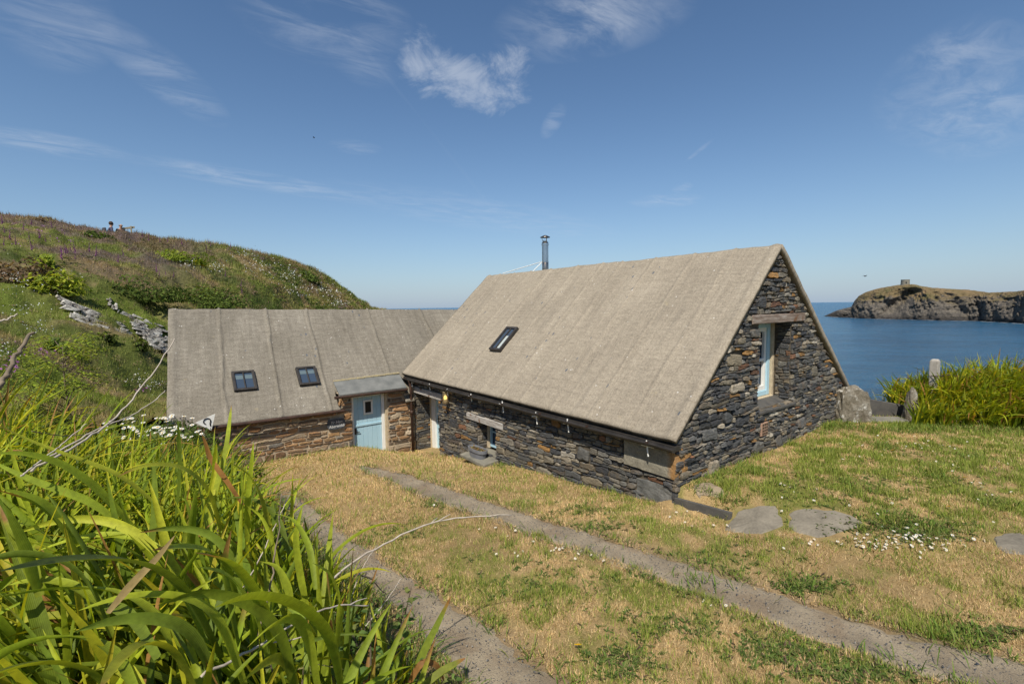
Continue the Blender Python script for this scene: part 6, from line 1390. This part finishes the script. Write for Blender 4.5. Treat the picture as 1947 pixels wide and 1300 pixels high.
# ================================================================== PEOPLE, FENCE, BIRDS
def skinned(name, nodes, edges, parent, m, root=0, sub=1):
    me = bpy.data.meshes.new(name); me.from_pydata([n[:3] for n in nodes], edges, []); me.update()
    o = link(name, me, m, parent); o.modifiers.new('skin', 'SKIN'); 
    for i, n in enumerate(nodes):
        sv = me.skin_vertices[0].data[i]; sv.radius = (n[3], n[3]); sv.use_root = (i == root)
    s = o.modifiers.new('sub', 'SUBSURF'); s.levels = sub; s.render_levels = sub
    return o
skin_m = noisy('skin', (.42, .24, .16), (.52, .31, .21), 10, .6, .1)
def person(px, vy, dist, rz, top_m, hair_m, label, hair_full, bag=False, lean=.05):
    p = atd(px, vy, dist)
    t = thing('person', label, 'person', (p[0], p[1], p[2] - 1.28), rz)   # head top is 1.28 above the seat ground
    N = [(0, 0, .18, .16), (0, .02, .42, .165), (0, .05 + lean, .66, .17), (0, .06 + lean, .86, .075), (0, .08 + lean, .98, .085), (0, .09 + lean, 1.12, .115), (0, .09 + lean, 1.21, .085),
         (.2, .05 + lean, .80, .075), (.27, .10, .54, .058), (.20, .32, .38, .042), (.17, .42, .36, .045), (-.2, .05 + lean, .80, .075), (-.27, .10, .54, .058), (-.20, .32, .38, .042), (-.17, .42, .36, .045),
         (.11, .10, .14, .10), (.16, .48, .46, .078), (.15, .56, .06, .05), (.15, .74, .03, .045), (-.11, .10, .14, .10), (-.16, .48, .46, .078), (-.15, .56, .06, .05), (-.15, .74, .03, .045), (0, .22 + lean, 1.10, .022)]
    E = [(0, 1), (1, 2), (2, 3), (3, 4), (4, 5), (5, 6), (2, 7), (7, 8), (8, 9), (9, 10), (2, 11), (11, 12), (12, 13), (13, 14), (0, 15), (15, 16), (16, 17), (17, 18), (0, 19), (19, 20), (20, 21), (21, 22), (5, 23)]
    skinned('body', N, E, t, skin_m)
    Nj = [(0, 0, .15, .19), (0, .02, .42, .19), (0, .05 + lean, .68, .20), (.21, .05 + lean, .81, .098), (.28, .10, .54, .078), (.21, .31, .39, .06), (-.21, .05 + lean, .81, .098), (-.28, .10, .54, .078), (-.21, .31, .39, .06)]
    skinned('jacket', Nj, [(0, 1), (1, 2), (2, 3), (3, 4), (4, 5), (2, 6), (6, 7), (7, 8)], t, top_m)
    Nt = [(0, .02, .14, .17), (.11, .10, .14, .12), (.16, .48, .46, .095), (.15, .56, .10, .068), (-.11, .10, .14, .12), (-.16, .48, .46, .095), (-.15, .56, .10, .068)]
    skinned('trousers', Nt, [(0, 1), (1, 2), (2, 3), (0, 4), (4, 5), (5, 6)], t, M['planter'])
    m = MB(); prof = [(.0, .135), (.06, .125), (.105, .08), (.124, .02), (.122, -.03)] if hair_full else [(.118, .0), (.122, -.03), (.118, -.05)]
    m.lathe((0, .075 + lean, 1.135), prof + ([(.11, -.08), (.09, -.10)] if hair_full else []), 14); m.build('hair', hair_m, t, smooth=True, local=True, recalc=False)
    m = MB()
    for s_ in (-1, 1): m.obox((s_ * .042, .198 + lean, 1.125), (.016, 0, 0), (0, .006, 0), (0, 0, .009))
    m.obox((0, .20 + lean, 1.055), (.028, 0, 0), (0, .006, 0), (0, 0, .006)); m.build('face_marks', hair_m, t, local=True)
    if bag: 
        m = MB(); m.obox((0, -.25, .56), (.15, 0, 0), (0, .10, .02), (0, -.02, .24)); bg = m.build('backpack', M['bagc'], t, local=True, bevel=.05); m = MB(); m.obox((0, -.37, .48), (.10, 0, 0), (0, .04, 0), (0, 0, .10)); m.build('pocket', M['planter'], bg, local=True, bevel=.03)
    return t
M['bagc'] = noisy('backpack_cloth', (.05, .06, .075), (.10, .11, .13), 12)
navy = noisy('navy_jacket', (.045, .05, .075), (.10, .09, .14), 9); olive = noisy('olive_jacket', (.10, .09, .06), (.17, .15, .11), 9); dhair = noisy('dark_hair', (.03, .02, .012), (.07, .045, .03), 20); ghair = noisy('grey_hair', (.15, .12, .10), (.28, .24, .21), 20)
person(206, 420, 42.5, VA - math.pi / 2 - .7, navy, dhair, 'seated walker with dark hair, navy jacket and backpack on the hill crest', True, True)
person(227, 424.5, 43.0, VA - math.pi / 2 - 2.0, olive, ghair, 'bald seated walker in olive jacket next to the timber rail', False)
rl = thing('rail_fence', 'short weathered timber rail on the hill crest beside the walkers', 'fence', atd(249, 445, 43.0))
a = atd(229, 435.5, 43.0); b = atd(256, 432.0, 43.0); pt = atd(249.5, 433, 43.0); pb_ = atd(250, 446, 43.0)
m = MB(); dv = b - a; ln = np.linalg.norm(dv); dv /= ln; up = np.array([0, 0, 1.]); nn_ = np.cross(dv, up); m.obox((a + b) / 2, dv * ln / 2, nn_ * .035, np.array([0, 0, .07])); m.build('rail', M['rail'], rl, bevel=.01)
m = MB(); m.obox((pt + pb_) / 2 + nn_ * .085, np.array([.05, 0, 0]), np.array([0, .05, 0]), np.array([0, 0, (pt[2] - pb_[2]) / 2 + .1])); m.build('post', M['rail'], rl, bevel=.01)
bm_ = material('bird_plumage', None, (.03, .03, .035), .7)
for (u_, v_, dd, lab, s) in [(1645, 525, 90, 'tiny dark bird flying over the sea by the headland', 1.0), (597, 262, 85, 'tiny dark bird high in the sky over the hill', .8)]:
    c = atd(u_, v_, dd); m = MB(); fw = np.array([CR[0], CR[1], .1]); sd = np.array([-fw[1], fw[0], 0]); 
    m.tube([c - fw * .22 * s, c - fw * .1 * s, c + fw * .08 * s, c + fw * .2 * s], [.01 * s, .06 * s, .07 * s, .02 * s], 7)
    for q in (-1, 1):
        w1 = c + sd * q * .28 * s + np.array([0, 0, .12 * s]); w2 = c + sd * q * .55 * s + np.array([0, 0, .05 * s]) - fw * .12 * s
        m.add([c + fw * .08 * s, w1 + fw * .07 * s, w2, w1 - fw * .07 * s, c - fw * .06 * s] + [p_ + np.array([0, 0, .012]) for p_ in (c + fw * .08 * s, w1 + fw * .07 * s, w2, w1 - fw * .07 * s, c - fw * .06 * s)], [(0, 1, 3, 4), (1, 2, 3), (9, 8, 6, 5), (8, 7, 6), (0, 5, 6, 1), (1, 6, 7, 2), (2, 7, 8, 3), (3, 8, 9, 4)])
    o = m.build('bird', bm_, None); tag(o, lab, 'bird')

# ================================================================== CAMERA, SUN, SKY
cam = bpy.data.cameras.new('camera'); co = bpy.data.objects.new('camera', cam); COL.objects.link(co)
cam.sensor_width = 36; cam.lens = FPX / 1947 * 36; cam.clip_start = .05; cam.clip_end = 40000
mw = Matrix(((CR[0], CU[0], -CF[0], C0[0]), (CR[1], CU[1], -CF[1], C0[1]), (CR[2], CU[2], -CF[2], C0[2]), (0, 0, 0, 1))); co.matrix_world = mw
scene.camera = co
TS = Vector((-.60, -.52, 1.02)).normalized()
sun = bpy.data.lights.new('sun', 'SUN'); sun.energy = 4.7; sun.angle = R_(.53); sun.color = (1, .935, .82); so = bpy.data.objects.new('sun', sun); COL.objects.link(so); so.rotation_euler = TS.to_track_quat('Z', 'Y').to_euler(); so.location = (-20, -20, 40)
wd = bpy.data.worlds.new('World'); scene.world = wd; wd.use_nodes = True; t = NT(wd.node_tree); nt = wd.node_tree
bg = nt.nodes['Background']; out = nt.nodes['World Output']
sky = t.n('ShaderNodeTexSky', sky_type='NISHITA'); sky.sun_disc = False; sky.sun_elevation = math.asin(TS.z); sky.sun_rotation = math.atan2(TS.x, TS.y); sky.air_density = 1.0; sky.dust_density = .2; sky.ozone_density = 2.6; sky.altitude = 20
bg.inputs[1].default_value = .088
D = t.n('ShaderNodeTexCoord').outputs['Generated']
def dirn(u, v): d = ray(u, v); return d / np.linalg.norm(d)
def dotn(v): x = t.n('ShaderNodeVectorMath', operation='DOT_PRODUCT'); t.set(x.inputs[0], D); x.inputs[1].default_value = tuple(v); return x.outputs['Value']
def blob(p0, p1, hw, amp):
    a, b = dirn(*p0), dirn(*p1); c = (a + b); c /= np.linalg.norm(c); ax = b - a; L = np.linalg.norm(ax) / 2; ax /= np.linalg.norm(ax); ay = np.cross(c, ax); ay /= np.linalg.norm(ay); sy = hw / FPX
    x = t.math('DIVIDE', t.math('SUBTRACT', dotn(ax), float(c @ ax)), L); y = t.math('DIVIDE', t.math('SUBTRACT', dotn(ay), float(c @ ay)), sy)
    r2 = t.math('ADD', t.math('MULTIPLY', x, x), t.math('MULTIPLY', y, y)); f = t.math('SUBTRACT', 1.0, r2, clamp=True)
    f = t.math('MULTIPLY', f, t.math('GREATER_THAN', dotn(c), .3)); return t.math('MULTIPLY', f, amp)
sp3 = t.n('ShaderNodeSeparateXYZ'); t.set(sp3.inputs[0], D); zc = t.math('MAXIMUM', sp3.outputs[2], .04)
pv = t.n('ShaderNodeCombineXYZ'); t.set(pv.inputs[0], t.math('DIVIDE', sp3.outputs[0], zc)); t.set(pv.inputs[1], t.math('DIVIDE', sp3.outputs[1], zc)); PV = pv.outputs[0]
def total(bl):
    s = None
    for b in bl:
        f = blob(*b); s = f if s is None else t.math('ADD', s, f)
    return s
hz_ = t.math('POWER', t.math('SUBTRACT', 1.0, t.math('MAXIMUM', sp3.outputs[2], 0.0)), 7.0)
hs_ = t.n('ShaderNodeHueSaturation'); hs_.inputs['Saturation'].default_value = 1.10; hs_.inputs['Value'].default_value = 1.03; t.set(hs_.inputs['Color'], sky.outputs[0])
t.set(bg.inputs[0], t.mix(t.math('MULTIPLY', hz_, .80), hs_.outputs[0], (2.5, 3.75, 5.6)))
# billowy clouds
nb = t.noise(t.mapping(D, (1, 1, 1.6)), 11, 9, .68, dist=.5)
cum = total([((720, 85), (930, 170), 58, .9), ((820, 135), (1030, 190), 52, .85), ((925, 108), (1025, 118), 26, .5)])
cum = t.math('MULTIPLY', t.smooth(t.math('ADD', t.math('MULTIPLY', cum, .42), t.math('MULTIPLY', nb, 1.45)), .82, 1.30), t.math('MINIMUM', t.math('MULTIPLY', cum, 4.0), 1.0))
# high thin veils
na = t.noise(t.mapping(PV, (1.0, 2.2, 1), rot=(0, 0, .5)), 2.6, 8, .66, dist=.6)
vl = total([((420, -10), (790, 60), 70, .75), ((930, 70), (1340, -10), 60, .8), ((1040, 60), (1230, 10), 45, .5), ((-60, -30), (230, 70), 70, .55), ((150, 20), (440, 240), 34, .6), ((-80, 245), (260, 300), 16, .75), ((200, 295), (700, 380), 17, .7), ((560, 350), (1200, 450), 34, .38), ((1650, 230), (2050, 60), 75, .5), ((1740, 270), (2050, 180), 50, .4), ((620, 275), (730, 285), 13, .7), ((1190, 385), (1345, 378), 13, .6), ((1275, 362), (1320, 352), 9, .5), ((1030, 265), (1075, 195), 16, .6), ((620, 90), (760, 150), 34, .4), ((1300, 310), (1360, 262), 4, .45), ((1700, 120), (1947, 60), 26, .3)])
vl = t.math('MULTIPLY', t.math('MULTIPLY', vl, t.smooth(na, .34, .74)), .40)
trail = total([((640, 30), (800, 225), 4, .02), ((780, 200), (985, 460), 4, .012)])
fac = t.math('ADD', t.math('MULTIPLY', cum, .43), t.math('ADD', vl, trail)); fac = t.math('MINIMUM', fac, .8)
b2 = t.n('ShaderNodeBackground'); b2.inputs[0].default_value = (.62, .66, .72, 1); b2.inputs[1].default_value = .95
mx = t.n('ShaderNodeMixShader'); t.set(mx.inputs[0], fac); t.L.new(bg.outputs[0], mx.inputs[1]); t.L.new(b2.outputs[0], mx.inputs[2]); t.L.new(mx.outputs[0], out.inputs['Surface'])
vs = scene.view_settings; vs.view_transform = 'Standard'; vs.look = 'None'; vs.exposure = 0.27; vs.gamma = 1.0
scene.cycles.max_bounces = 6; scene.cycles.transparent_max_bounces = 6
